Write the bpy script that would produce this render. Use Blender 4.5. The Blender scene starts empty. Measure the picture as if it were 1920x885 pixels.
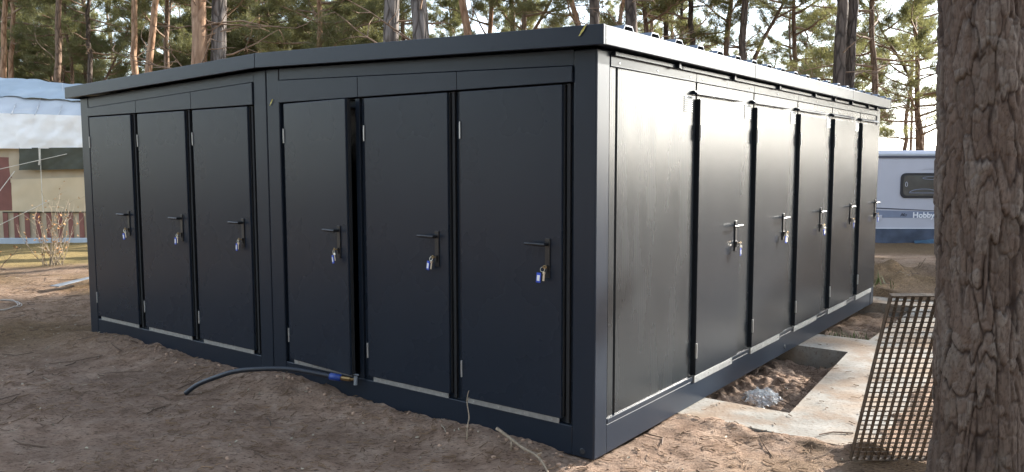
import bpy, math, random
import numpy as np
from mathutils import Vector, Matrix, Euler
R = math.radians
random.seed(7)
rng = np.random.default_rng(7)
S = bpy.context.scene
COL = S.collection

# ------------------------------------------------------------------ camera, sky, sun, exposure
cam = bpy.data.cameras.new('camera')
cam.sensor_width = 36.0
cam.lens = 36.0 * 1527.4 / 1920.0
cam.clip_start = 0.05
cam.clip_end = 3000
co = bpy.data.objects.new('camera', cam)
COL.objects.link(co)
co.location = (0, 0, 1.75)
co.rotation_euler = (R(90 - 5.149), R(0.088), 0)
S.camera = co

SUN_AZ, SUN_EL = R(61), R(20)
w = bpy.data.worlds.new('World')
S.world = w
w.use_nodes = True
nt = w.node_tree
bg = nt.nodes['Background']
sky = nt.nodes.new('ShaderNodeTexSky')
sky.sky_type = 'NISHITA'
sky.sun_disc = False
sky.sun_elevation = SUN_EL
sky.sun_rotation = SUN_AZ
sky.air_density = 1.0
sky.dust_density = 1.2
sky.ozone_density = 1.0
hs = nt.nodes.new('ShaderNodeHueSaturation')      # thin white winter haze: the sky is paler than clear air
hs.inputs['Saturation'].default_value = 0.45
nt.links.new(sky.outputs[0], hs.inputs['Color'])
mt = nt.nodes.new('ShaderNodeMix'); mt.data_type = 'RGBA'; mt.blend_type = 'MULTIPLY'
mt.inputs[0].default_value = 1.0
mt.inputs[7].default_value = (0.93, 1.0, 1.07, 1)
nt.links.new(hs.outputs[0], mt.inputs[6])
nt.links.new(mt.outputs[2], bg.inputs[0])
bg.inputs[1].default_value = 0.15
sd = bpy.data.lights.new('sun', 'SUN')
sd.energy = 4.2
sd.angle = R(0.53)
sd.color = (1.0, 0.95, 0.875)
so = bpy.data.objects.new('sun', sd)
COL.objects.link(so)
sdir = Vector((math.sin(SUN_AZ) * math.cos(SUN_EL), math.cos(SUN_AZ) * math.cos(SUN_EL), math.sin(SUN_EL)))
so.rotation_euler = sdir.to_track_quat('Z', 'Y').to_euler()
so.location = (20, 10, 20)
S.view_settings.view_transform = 'Standard'
S.view_settings.look = 'None'
S.view_settings.exposure = 2.05
S.view_settings.gamma = 1.0
S.cycles.use_denoising = True
S.cycles.max_bounces = 8
S.cycles.transparent_max_bounces = 12

# ------------------------------------------------------------------ noise
def hsh(ix, iy, s=0):
    v = np.sin(ix * 127.1 + iy * 311.7 + s * 74.7) * 43758.5453
    return v - np.floor(v)

def vnoise(x, y, s=0):
    x = np.asarray(x, float); y = np.asarray(y, float)
    ix = np.floor(x); iy = np.floor(y)
    fx = x - ix; fy = y - iy
    fx = fx * fx * (3 - 2 * fx); fy = fy * fy * (3 - 2 * fy)
    a = hsh(ix, iy, s); b = hsh(ix + 1, iy, s); c = hsh(ix, iy + 1, s); d = hsh(ix + 1, iy + 1, s)
    return (a + (b - a) * fx) * (1 - fy) + (c + (d - c) * fx) * fy - 0.5

def fbm(x, y, s=0, o=4):
    t = 0; a = 1.0; f = 1.0
    for i in range(o):
        t = t + a * vnoise(x * f + i * 13.7, y * f - i * 7.1, s + i)
        a *= 0.5; f *= 2.03
    return t

def sstep(a, b, x):
    t = np.clip((x - a) / (b - a), 0, 1)
    return t * t * (3 - 2 * t)

# ------------------------------------------------------------------ materials
class NB:
    def __init__(self, name):
        self.m = bpy.data.materials.new(name)
        self.m.use_nodes = True
        self.t = self.m.node_tree
        self.p = self.t.nodes['Principled BSDF']
        self.out = self.t.nodes['Material Output']
    def n(self, typ, ins=None, **kw):
        nd = self.t.nodes.new(typ)
        for k, v in kw.items():
            setattr(nd, k, v)
        for k, v in (ins or {}).items():
            self.set(nd, k, v)
        return nd
    def set(self, nd, k, v):
        if isinstance(v, bpy.types.NodeSocket):
            self.t.links.new(v, nd.inputs[k])
        else:
            if isinstance(v, tuple) and len(v) == 3 and nd.inputs[k].type == 'RGBA':
                v = v + (1,)
            nd.inputs[k].default_value = v
    def coord(self, scale=(1, 1, 1), kind='Object'):
        c = self.n('ShaderNodeTexCoord')
        mp = self.n('ShaderNodeMapping', {'Vector': c.outputs[kind], 'Scale': scale})
        return mp.outputs[0]
    def noise(self, scale, detail=4, vec=None, rough=0.5):
        nd = self.n('ShaderNodeTexNoise', {'Scale': scale, 'Detail': detail, 'Roughness': rough})
        if vec is not None: self.set(nd, 'Vector', vec)
        return nd.outputs['Fac']
    def ramp(self, fac, stops):
        nd = self.n('ShaderNodeValToRGB', {'Fac': fac})
        cr = nd.color_ramp
        while len(cr.elements) < len(stops): cr.elements.new(0.5)
        for e, (p, c) in zip(cr.elements, stops):
            e.position = p
            e.color = (c + (1,)) if isinstance(c, tuple) else (c, c, c, 1)
        return nd.outputs['Color']
    def mix(self, fac, a, b, mode='MIX'):
        nd = self.n('ShaderNodeMix', data_type='RGBA', blend_type=mode)
        for k, v in ((0, fac), (6, a), (7, b)):
            if isinstance(v, bpy.types.NodeSocket): self.t.links.new(v, nd.inputs[k])
            else: nd.inputs[k].default_value = (v + (1,)) if isinstance(v, tuple) else v
        return nd.outputs[2]
    def bump(self, h, strength=0.3, dist=0.01, prev=None):
        nd = self.n('ShaderNodeBump', {'Height': h, 'Strength': strength, 'Distance': dist})
        if prev is not None: self.set(nd, 'Normal', prev)
        return nd.outputs[0]
    def P(self, **kw):
        for k, v in kw.items():
            self.set(self.p, {'Base': 'Base Color', 'Rough': 'Roughness', 'Spec': 'Specular IOR Level', 'Metal': 'Metallic',
                              'Normal': 'Normal', 'Alpha': 'Alpha', 'Trans': 'Transmission Weight', 'Coat': 'Coat Weight', 'CoatR': 'Coat Roughness', 'IOR': 'IOR'}[k], v)
        return self

def simple(name, c, rough=0.6, metal=0.0, var=0.15, scale=8, bump=0.0, spec=0.5):
    b = NB(name)
    v = b.coord()
    f = b.noise(scale, 5, v)
    lo = tuple(x * (1 - var) for x in c); hi = tuple(min(1, x * (1 + var)) for x in c)
    b.P(Base=b.ramp(f, [(0.3, lo), (0.7, hi)]), Rough=rough, Metal=metal, Spec=spec)
    if bump: b.P(Normal=b.bump(b.noise(scale * 6, 4, v), bump, 0.01))
    return b.m

def paint_mat(name, base, r0=0.30, r1=0.42, streak=True, spec=0.3):
    b = NB(name)
    v = b.coord((2.4, 2.4, 0.55) if streak else (0.6, 0.6, 0.6))
    s = b.noise(2.6, 4, v, 0.5)
    v2 = b.coord((1, 1, 1))
    g = b.noise(1.6, 0.0, v2)
    col = b.mix(b.ramp(s, [(0.42, 0.0), (0.75, 0.3 if streak else 0.12)]), base, tuple(c * 1.35 + 0.002 for c in base))
    dv = b.noise(38, 3, v2)
    if streak: col = b.mix(b.ramp(dv, [(0.68, 0.0), (0.8, 0.12)]), col, (0.10, 0.095, 0.085))
    mixr = b.n('ShaderNodeMapRange', {'Value': s, 'From Min': 0.3, 'From Max': 0.7, 'To Min': r0, 'To Max': r1})
    if not streak: mixr.inputs['To Max'].default_value = r0 + 0.03
    # slight oil-canning of thin sheet metal
    nb = b.bump(g, 0.10, 0.02)
    b.P(Base=col, Rough=mixr.outputs[0], Normal=nb, Spec=spec)
    return b.m

M = {}
M['paint'] = paint_mat('anthracite_paint', (0.0145, 0.0205, 0.0310), 0.28, 0.32, False, 0.25)
M['paint_panel'] = paint_mat('anthracite_panel', (0.0145, 0.0205, 0.0310), 0.26, 0.30, False, 0.25)
M['paint_side'] = paint_mat('anthracite_side_panel', (0.0145, 0.018, 0.0225), 0.24, 0.27, False, 0.25)
M['paint_wall'] = paint_mat('anthracite_side_wall', (0.017, 0.0205, 0.0235), 0.23, 0.30, True, 0.3)
M['seal'] = simple('black_rubber', (0.006, 0.007, 0.009), 0.7)
M['dark'] = simple('dark_inside', (0.02, 0.02, 0.02), 0.9)
M['black_plastic'] = simple('black_handle', (0.012, 0.012, 0.013), 0.32)
M['alu'] = simple('galvanised_strip', (0.40, 0.41, 0.41), 0.4, 0.8, 0.15, 30)
M['hinge'] = simple('hinge_metal', (0.52, 0.52, 0.50), 0.35, 0.6, 0.05)
M['brass'] = simple('brass', (0.30, 0.20, 0.09), 0.35, 0.9, 0.1)
M['keysteel'] = simple('key_steel', (0.62, 0.58, 0.5), 0.3, 0.9, 0.1)
M['bluetag'] = simple('blue_plastic', (0.015, 0.07, 0.5), 0.35)
M['paper'] = simple('tag_paper', (0.75, 0.76, 0.78), 0.7, 0, 0.03)
M['hose'] = simple('hose_plastic', (0.014, 0.018, 0.026), 0.38)
M['bluefit'] = simple('blue_fitting', (0.01, 0.04, 0.22), 0.4)
M['rust'] = simple('rusty_grating', (0.115, 0.082, 0.055), 0.75, 0.2, 0.5, 22, 0.4)
M['vent'] = simple('vent_plastic', (0.30, 0.32, 0.33), 0.5)
M['leaf_yellow'] = simple('yellow_leaf', (0.48, 0.42, 0.10), 0.6, 0, 0.35, 60)
M['root'] = simple('root_bark', (0.30, 0.235, 0.165), 0.8, 0, 0.3, 60, 0.4)
M['twig'] = simple('twig_bark', (0.12, 0.08, 0.055), 0.85, 0, 0.4, 5)
M['litter'] = simple('dry_needles', (0.20, 0.125, 0.07), 0.85, 0, 0.5, 3)
M['pale_litter'] = simple('pale_chips', (0.42, 0.36, 0.27), 0.85, 0, 0.3, 3)
M['roof'] = simple('roof_sheet', (0.16, 0.19, 0.24), 0.45, 0.2, 0.1, 4)
M['caravan'] = simple('caravan_white', (0.46, 0.46, 0.51), 0.4, 0, 0.03, 3)
M['caravan_grey'] = simple('caravan_grey', (0.19, 0.22, 0.30), 0.45, 0, 0.05)
M['caravan_dark'] = simple('caravan_trim', (0.06, 0.065, 0.09), 0.45, 0, 0.05)
M['caravan_skirt'] = simple('blue_skirt_cloth', (0.05, 0.065, 0.10), 0.6, 0, 0.25, 4)
M['blue_tarp'] = simple('blue_plastic_sheet', (0.05, 0.10, 0.15), 0.45, 0, 0.25, 6)
M['window'] = simple('smoked_window', (0.05, 0.06, 0.06), 0.08, 0, 0.3, 3)
M['window_frame'] = simple('window_rubber', (0.012, 0.014, 0.02), 0.35)
M['text_white'] = simple('white_lettering', (0.8, 0.8, 0.82), 0.5, 0, 0.02)
M['tarp_grey'] = simple('grey_tarp', (0.46, 0.48, 0.50), 0.6, 0, 0.12, 1.5, 0.25)
M['tarp_blue'] = simple('blue_grey_tarp', (0.31, 0.37, 0.42), 0.6, 0, 0.14, 1.5, 0.25)
M['tarp_silver'] = simple('silver_tarp', (0.80, 0.78, 0.74), 0.4, 0, 0.08, 2, 0.3)
M['olive'] = simple('olive_canvas', (0.055, 0.056, 0.036), 0.75, 0, 0.25, 3)
M['beige'] = simple('beige_canvas', (0.46, 0.375, 0.26), 0.75, 0, 0.08, 2)
M['beige2'] = simple('pale_beige_canvas', (0.58, 0.47, 0.31), 0.75, 0, 0.08, 2)
M['brick_red'] = simple('brick_red_canvas', (0.21, 0.085, 0.066), 0.75, 0, 0.2, 2)
M['rope'] = simple('pale_rope', (0.62, 0.58, 0.5), 0.8)
M['ground_strip'] = simple('grey_ground_strip', (0.42, 0.47, 0.52), 0.6, 0, 0.15, 3)
M['zinc'] = simple('zinc_sheet', (0.22, 0.24, 0.26), 0.5, 0.3, 0.25, 6)
M['orange_leaf'] = simple('dry_orange_leaf', (0.42, 0.21, 0.07), 0.7, 0, 0.35, 8)
M['wire'] = simple('pale_wire', (0.40, 0.36, 0.32), 0.6)
M['weed'] = simple('weed_green', (0.11, 0.14, 0.035), 0.7, 0, 0.4, 8)
M['clod'] = simple('soil_clod', (0.33, 0.225, 0.16), 0.95, 0, 0.4, 7, 0.5, 0.1)
M['wood'] = simple('weathered_wood', (0.28, 0.26, 0.22), 0.8, 0, 0.3, 10)

def soil_mat():
    b = NB('sandy_soil')
    v = b.coord((1, 1, 1))
    big = b.noise(0.55, 6, v, 0.6)
    mid = b.noise(5.0, 7, v, 0.65)
    fine = b.noise(55, 6, v, 0.7)
    vs = b.coord((1.0, 3.0, 1.0))
    needles = b.noise(40, 5, vs, 0.75)
    sand = b.ramp(mid, [(0.30, (0.25, 0.158, 0.105)), (0.5, (0.44, 0.30, 0.215)), (0.72, (0.58, 0.43, 0.325))])
    humus = b.ramp(fine, [(0.35, (0.10, 0.067, 0.047)), (0.65, (0.28, 0.195, 0.14))])
    a = b.n('ShaderNodeAttribute', attribute_name='cover')
    c1 = b.mix(b.ramp(big, [(0.44, 0.0), (0.66, 0.55)]), sand, humus)
    straw = b.ramp(needles, [(0.35, (0.09, 0.058, 0.036)), (0.52, (0.24, 0.155, 0.085)), (0.7, (0.42, 0.30, 0.16))])
    c2 = b.mix(a.outputs['Fac'], c1, straw)
    a2 = b.n('ShaderNodeAttribute', attribute_name='grass')
    gr = b.ramp(needles, [(0.35, (0.15, 0.115, 0.045)), (0.6, (0.46, 0.34, 0.14)), (0.75, (0.54, 0.43, 0.22))])
    c3 = b.mix(a2.outputs['Fac'], c2, gr)
    dots = b.ramp(b.noise(120, 2, v), [(0.70, 0.0), (0.76, 0.6)])
    c4 = b.mix(dots, c3, (0.34, 0.27, 0.20))
    n1 = b.bump(mid, 0.8, 0.06)
    n2 = b.bump(fine, 1.0, 0.03, n1)
    n3 = b.bump(needles, 0.8, 0.02, n2)
    sp = b.ramp(b.noise(26, 5, vs, 0.7), [(0.36, 0.9), (0.47, 0.0)])
    c4 = b.mix(sp, c4, (0.075, 0.048, 0.034))
    b.P(Base=c4, Rough=0.95, Spec=0.15, Normal=n3)
    return b.m
M['soil'] = soil_mat()

def concrete_mat():
    b = NB('rough_concrete')
    v = b.coord()
    f = b.noise(3, 8, v, 0.6); g = b.noise(40, 5, v); h = b.noise(1.6, 4, v)
    c = b.ramp(f, [(0.3, (0.19, 0.175, 0.15)), (0.7, (0.33, 0.31, 0.275))])
    c = b.mix(b.ramp(h, [(0.46, 0.0), (0.64, 0.8)]), c, (0.29, 0.195, 0.12))
    c = b.mix(b.ramp(g, [(0.55, 0.0), (0.70, 0.75)]), c, (0.15, 0.105, 0.075))
    dirt = b.noise(2.3, 7, v, 0.68)
    c = b.mix(b.ramp(dirt, [(0.50, 0.0), (0.62, 0.75)]), c, (0.20, 0.14, 0.095))
    b.P(Base=c, Rough=0.9, Spec=0.2, Normal=b.bump(g, 0.4, 0.008, b.bump(f, 0.4, 0.02)))
    return b.m
M['concrete'] = concrete_mat()

def bark_mat(name, dark, light, tint, tint_amt=0.5, zs=0.22, sc=9.0, bumpd=0.03):
    b = NB(name)
    v = b.coord((1, 1, zs))
    wv = b.n('ShaderNodeVectorMath', {0: v}, operation='ADD')
    nz = b.n('ShaderNodeTexNoise', {'Vector': v, 'Scale': 6.0, 'Detail': 3.0})
    sc2 = b.n('ShaderNodeVectorMath', {0: nz.outputs['Color'], 1: (0.12, 0.12, 0.12)}, operation='MULTIPLY')
    b.set(wv, 1, sc2.outputs[0])
    vo = b.n('ShaderNodeTexVoronoi', {'Vector': wv.outputs[0], 'Scale': sc}, feature='DISTANCE_TO_EDGE')
    vc = b.n('ShaderNodeTexVoronoi', {'Vector': wv.outputs[0], 'Scale': sc})
    f = b.noise(24, 6, v)
    col = b.ramp(vo.outputs['Distance'], [(0.0, dark), (0.16, light)])
    hs = b.n('ShaderNodeSeparateColor', {0: vc.outputs['Color']})
    col = b.mix(b.ramp(hs.outputs[0], [(0.2, 0.0), (0.9, tint_amt)]), col, tint)
    col = b.mix(b.ramp(f, [(0.4, 0.35), (0.6, 0.0)]), col, dark)
    mh = b.ramp(vo.outputs['Distance'], [(0.0, 0.0), (0.2, 1.0)])
    b.P(Base=col, Rough=0.9, Spec=0.15, Normal=b.bump(f, 0.5, bumpd * 0.4, b.bump(mh, 0.9, bumpd)))
    return b.m
M['bark_grey'] = bark_mat('bark_grey', (0.045, 0.037, 0.032), (0.19, 0.165, 0.15), (0.25, 0.215, 0.19))
M['bark_dark'] = bark_mat('bark_dark', (0.035, 0.028, 0.024), (0.12, 0.095, 0.08), (0.16, 0.12, 0.095))
M['bark_orange'] = bark_mat('bark_orange', (0.15, 0.08, 0.048), (0.33, 0.205, 0.13), (0.42, 0.29, 0.20), 0.6, 0.25, 7, 0.012)
M['bark_brown'] = bark_mat('bark_brown', (0.065, 0.043, 0.032), (0.20, 0.135, 0.095), (0.27, 0.19, 0.14), 0.5, 0.25, 8, 0.018)
M['limb'] = simple('limb_bark', (0.21, 0.14, 0.095), 0.9, 0, 0.4, 6)

def near_bark_mat():
    b = NB('bark_plates')
    v = b.coord((1, 1, 0.5))
    at = b.n('ShaderNodeAttribute', attribute_name='tint')
    ac = b.n('ShaderNodeAttribute', attribute_name='crack')
    f = b.noise(45, 6, v, 0.65); g = b.noise(9, 5, v)
    plate = b.ramp(at.outputs['Fac'], [(0.0, (0.10, 0.074, 0.058)), (0.5, (0.15, 0.109, 0.085)), (1.0, (0.205, 0.172, 0.145))])
    plate = b.mix(b.ramp(f, [(0.35, 0.55), (0.62, 0.0)]), plate, (0.07, 0.048, 0.04))
    plate = b.mix(b.ramp(g, [(0.55, 0.0), (0.75, 0.4)]), plate, (0.19, 0.175, 0.15))
    col = b.mix(ac.outputs['Fac'], plate, (0.035, 0.024, 0.02))
    b.P(Base=col, Rough=0.92, Spec=0.15, Normal=b.bump(f, 0.6, 0.006, b.bump(g, 0.3, 0.012)))
    return b.m
M['bark_near'] = near_bark_mat()

def needle_mat(name, c0, c1, c2):
    b = NB(name)
    v = b.coord()
    f = b.noise(0.9, 3, v)
    oi = b.n('ShaderNodeObjectInfo')
    col = b.ramp(f, [(0.35, c0), (0.52, c1), (0.68, c2)])
    col = b.mix(oi.outputs['Random'], col, tuple(x * 0.8 for x in c1))
    di = b.n('ShaderNodeBsdfDiffuse', {'Color': col})
    tr = b.n('ShaderNodeBsdfTranslucent', {'Color': b.mix(0.5, col, (0.32, 0.30, 0.09))})
    gl = b.n('ShaderNodeBsdfGlossy', {'Color': (0.6, 0.6, 0.55), 'Roughness': 0.45})
    mx = b.n('ShaderNodeMixShader', {0: 0.5, 1: di.outputs[0], 2: tr.outputs[0]})
    mg = b.n('ShaderNodeMixShader', {0: 0.04, 1: mx.outputs[0], 2: gl.outputs[0]})
    b.t.links.new(mg.outputs[0], b.out.inputs['Surface'])
    b.t.nodes.remove(b.p)
    return b.m
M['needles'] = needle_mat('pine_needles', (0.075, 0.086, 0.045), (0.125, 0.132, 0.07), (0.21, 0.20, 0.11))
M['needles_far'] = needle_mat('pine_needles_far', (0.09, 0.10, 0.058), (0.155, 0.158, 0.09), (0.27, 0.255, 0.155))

def bag_mat():
    b = NB('clear_plastic_film')
    v = b.coord()
    f = b.noise(25, 4, v)
    b.P(Base=(0.85, 0.87, 0.88), Rough=0.2, Normal=b.bump(f, 0.4, 0.01))
    tp = b.n('ShaderNodeBsdfTransparent', {'Color': (0.95, 0.96, 0.96)})
    mx = b.n('ShaderNodeMixShader', {0: 0.26, 1: tp.outputs[0], 2: b.p.outputs[0]})
    b.t.links.new(mx.outputs[0], b.out.inputs['Surface'])
    return b.m
M['bag'] = bag_mat()

# ------------------------------------------------------------------ mesh helpers
class MB:
    """collects boxes, prisms and tubes of ONE piece"""
    def __init__(self):
        self.v = []; self.f = []
    def add(self, vs, fs):
        o = len(self.v)
        self.v += [tuple(p) for p in vs]
        self.f += [tuple(i + o for i in f) for f in fs]
        return self
    def box(self, x0, x1, y0, y1, z0, z1):
        vs = [(x0, y0, z0), (x1, y0, z0), (x1, y1, z0), (x0, y1, z0), (x0, y0, z1), (x1, y0, z1), (x1, y1, z1), (x0, y1, z1)]
        return self.add(vs, [(0, 3, 2, 1), (4, 5, 6, 7), (0, 1, 5, 4), (1, 2, 6, 5), (2, 3, 7, 6), (3, 0, 4, 7)])
    def prism(self, pts, z0, z1):
        """polygon in xy (ccw), z0/z1 numbers"""
        n = len(pts)
        vs = [(p[0], p[1], z0) for p in pts] + [(p[0], p[1], z1) for p in pts]
        fs = [tuple(range(n - 1, -1, -1)), tuple(range(n, 2 * n))]
        fs += [(i, (i + 1) % n, n + (i + 1) % n, n + i) for i in range(n)]
        return self.add(vs, fs)
    def prism_y(self, pts, y0, y1):
        """polygon in xz, extruded along y from y0 (front) to y1"""
        n = len(pts)
        vs = [(p[0], y0, p[1]) for p in pts] + [(p[0], y1, p[1]) for p in pts]
        fs = [tuple(range(n)), tuple(range(2 * n - 1, n - 1, -1))]
        fs += [((i + 1) % n, i, n + i, n + (i + 1) % n) for i in range(n)]
        return self.add(vs, fs)
    def tube(self, path, rad, n=8, cap=True):
        path = [Vector(p) for p in path]
        if not hasattr(rad, '__len__'): rad = [rad] * len(path)
        vs = []; fs = []
        up = Vector((0.13, 0.21, 0.97)).normalized()
        prev = None
        for i, p in enumerate(path):
            t = (path[min(i + 1, len(path) - 1)] - path[max(i - 1, 0)])
            t = t.normalized() if t.length > 1e-9 else Vector((0, 0, 1))
            if prev is None:
                a = t.cross(up)
                if a.length < 0.05: a = t.cross(Vector((1, 0, 0)))
            else:
                a = prev - t * prev.dot(t)
            a.normalize(); prev = a
            b = t.cross(a)
            for k in range(n):
                an = 2 * math.pi * k / n
                vs.append(p + (a * math.cos(an) + b * math.sin(an)) * rad[i])
        for i in range(len(path) - 1):
            for k in range(n):
                k2 = (k + 1) % n
                fs.append((i * n + k, i * n + k2, (i + 1) * n + k2, (i + 1) * n + k))
        if cap:
            fs.append(tuple(range(n - 1, -1, -1)))
            fs.append(tuple((len(path) - 1) * n + k for k in range(n)))
        return self.add(vs, fs)
    def build(self, name, m, parent=None, bevel=0.0, smooth=False, loc=None, rot=None):
        me = bpy.data.meshes.new(name)
        me.from_pydata(self.v, [], self.f)
        me.validate()
        if isinstance(m, (list, tuple)):
            for x in m: me.materials.append(x)
        else: me.materials.append(m)
        if smooth:
            me.polygons.foreach_set('use_smooth', [True] * len(me.polygons))
        o = bpy.data.objects.new(name, me)
        COL.objects.link(o)
        if parent is not None: o.parent = parent
        if loc is not None: o.location = loc
        if rot is not None: o.rotation_euler = rot
        if bevel > 0:
            bm_ = o.modifiers.new('bevel', 'BEVEL')
            bm_.width = bevel; bm_.segments = 2; bm_.limit_method = 'ANGLE'; bm_.angle_limit = R(40)
            bm_.harden_normals = False
        return o

def fast_mesh(name, verts, faces, mats, parent=None, smooth=False, attrs=None, matidx=None):
    """verts (n,3), faces (m,k) numpy, one loop size"""
    me = bpy.data.meshes.new(name)
    verts = np.asarray(verts, np.float32); faces = np.asarray(faces, np.int32)
    m, k = faces.shape
    me.vertices.add(len(verts)); me.vertices.foreach_set('co', verts.ravel())
    me.loops.add(m * k); me.loops.foreach_set('vertex_index', faces.ravel())
    me.polygons.add(m)
    me.polygons.foreach_set('loop_start', np.arange(0, m * k, k, dtype=np.int32))
    me.polygons.foreach_set('loop_total', np.full(m, k, np.int32))
    if smooth: me.polygons.foreach_set('use_smooth', np.ones(m, bool))
    for x in (mats if isinstance(mats, (list, tuple)) else [mats]): me.materials.append(x)
    if matidx is not None: me.polygons.foreach_set('material_index', np.asarray(matidx, np.int32))
    for an, av in (attrs or {}).items():
        at = me.attributes.new(an, 'FLOAT', 'POINT')
        at.data.foreach_set('value', np.asarray(av, np.float32).ravel())
    me.update(calc_edges=True)
    o = bpy.data.objects.new(name, me)
    COL.objects.link(o)
    if parent is not None: o.parent = parent
    return o

def grid_faces(nu, nv):
    i = np.arange((nu - 1) * (nv - 1))
    r = i // (nv - 1); c = i % (nv - 1)
    a = r * nv + c
    return np.stack([a, a + 1, a + nv + 1, a + nv], 1)

def empty(name, loc=(0, 0, 0), rz=0, parent=None):
    o = bpy.data.objects.new(name, None)
    COL.objects.link(o)
    o.empty_display_size = 0.2
    o.location = loc
    o.rotation_euler = (0, 0, rz)
    if parent is not None: o.parent = parent
    return o

def tag(o, label=None, cat=None, group=None, kind=None):
    if label: o['label'] = label
    if cat: o['category'] = cat
    if group: o['group'] = group
    if kind: o['kind'] = kind
    return o

KIDS = {}
def copy_tree(o, parent=None):
    c = o.copy(); COL.objects.link(c); c.parent = parent
    for ch in list(o.children):
        copy_tree(ch, c)
    return c

# ------------------------------------------------------------------ building frame of reference
YAW = 0.6418
KX, KY = 0.4793, 4.6568
XA = np.array([math.cos(YAW), -math.sin(YAW)])   # along the front, to the right
TA = np.array([math.sin(YAW), math.cos(YAW)])    # along the right face, to the back
def L2W(lx, ly, z=0.0):
    return (KX + XA[0] * lx + TA[0] * ly, KY + XA[1] * lx + TA[1] * ly, z)
def W2L(x, y):
    dx = x - KX; dy = y - KY
    return dx * XA[0] + dy * XA[1], dx * TA[0] + dy * TA[1]
WD, DP = 6.0, 6.70      # width of the front, depth of the right face

# ------------------------------------------------------------------ ground
BX = np.array([-6.4, -5.7, -5.28, -4.86, -4.73, -4.2, -3.65, -3.35, -3.06, -2.8, -2.57, -2.35, -2.05, -1.78, -1.51, -1.31, -0.98, -0.76, -0.5, -0.35, -0.15, 0.1])
BZ = np.array([.05, .085, .11, .06, .10, .07, .065, .055, .10, .115, .075, .08, .05, .05, .025, .035, .05, .06, .057, .037, .01, 0.0])
SLAB = [[(-1.0, 1.15), (1.25, 1.15), (1.25, 1.62), (-1.0, 1.62)],
        [(0.62, 1.62), (1.25, 1.62), (1.25, 3.80), (0.45, 3.80)],
        [(-1.0, 3.80), (1.25, 3.80), (1.25, 4.45), (-1.0, 4.45)],
        [(0.48, 4.45), (1.25, 4.45), (1.25, 6.80), (0.48, 6.80)],
        [(-1.0, 6.80), (1.25, 6.80), (1.25, 7.30), (-1.0, 7.30)]]
def inslab(lx, ly, g=0.05):
    m = np.zeros(np.shape(lx), bool)
    for p in SLAB:
        x0 = np.where(True, p[0][0] + (p[3][0] - p[0][0]) * np.clip((ly - p[0][1]) / (p[3][1] - p[0][1]), 0, 1), 0)
        m |= (lx > x0 - g) & (lx < p[1][0] - g) & (ly > p[0][1] + (g if p[0][1] < 1.2 else -g)) & (ly < p[2][1] + g)
    return m

def H(x, y):
    x = np.asarray(x, float); y = np.asarray(y, float)
    lx, ly = W2L(x, y)
    d = np.hypot(x, y)
    z = 0.10 * fbm(x * .22, y * .22, 3, 2) + 0.05 * fbm(x * 1.1, y * 1.1, 5, 3)
    clod = fbm(x * 4.2, y * 4.2, 9, 4)
    z += 0.035 * clod + 0.022 * np.abs(fbm(x * 11, y * 11, 21, 4)) - 0.010
    # worked-over sand by the front: directional drag marks
    z += 0.012 * fbm(x * 3.0 + y * 1.2, y * 9.0, 31, 3) * sstep(10, 3, d)
    near = np.exp(-(np.maximum(0, np.maximum(np.maximum(-6.3 - lx, lx - 1.4), np.maximum(-ly, ly - 7.5))) / 1.0) ** 2)
    z = z * (1 - 0.55 * near) - 0.02 * near
    # heap of sand pushed against the front
    A = np.interp(lx, BX, BZ) + 0.022 * fbm(lx * 7, ly * 7, 41, 3) + 0.02 * np.abs(fbm(lx * 17, ly * 17, 43, 3))
    inb = sstep(-6.9, -6.3, lx) * (1 - sstep(-0.05, 0.25, lx))
    z = z + inb * A * np.exp(-((np.minimum(ly, -0.10) + 0.10) / 0.24) ** 2) * (ly < 0.05)
    # under the container
    inside = (lx > -5.97) & (lx < -0.04) & (ly > 0.04) & (ly < 6.66)
    z = np.where(inside, -0.16 + 0.4 * z, z)
    # pits of the foundation
    pit = (lx > -0.6) & (lx < 0.75) & (ly > 1.55) & (ly < 6.9)
    rough = 0.10 * fbm(x * 3.3, y * 3.3, 51, 4) + 0.07 * np.abs(fbm(x * 9, y * 9, 53, 3))
    z = np.where(pit, -0.17 + rough - 0.06 * sstep(0.3, 0.6, lx), z)
    z = np.where(inslab(lx, ly), -0.22, z)
    # soil lapping over the slab's near and outer edge
    lap = np.exp(-((ly - 1.13) / 0.10) ** 2) * sstep(-0.3, 0.1, lx) * (lx < 1.6)
    lap2 = np.exp(-((lx - 1.27) / 0.10) ** 2) * (ly > 1.1) * (ly < 7.4)
    z = z + np.where(inslab(lx, ly), 0, (lap + lap2) * (0.03 + 0.05 * fbm(x * 5, y * 5, 61, 3)))
    # spoil heap behind, and the terrain dropping to the right back
    r2 = ((x - 5.9) / 1.1) ** 2 + ((y - 11.6) / 0.75) ** 2
    z += 0.27 * np.exp(-r2) * (1 + 1.5 * fbm(x * 3.2, y * 3.2, 71, 5)) + 0.12 * np.exp(-(((x - 4.6) / .6) ** 2 + ((y - 10.6) / .5) ** 2))
    z += -0.33 * sstep(13, 20, y) * sstep(2, 7, x)
    z += 1.2 * sstep(60, 300, d) * fbm(x * .02, y * .02, 81, 2)
    return z

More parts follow.
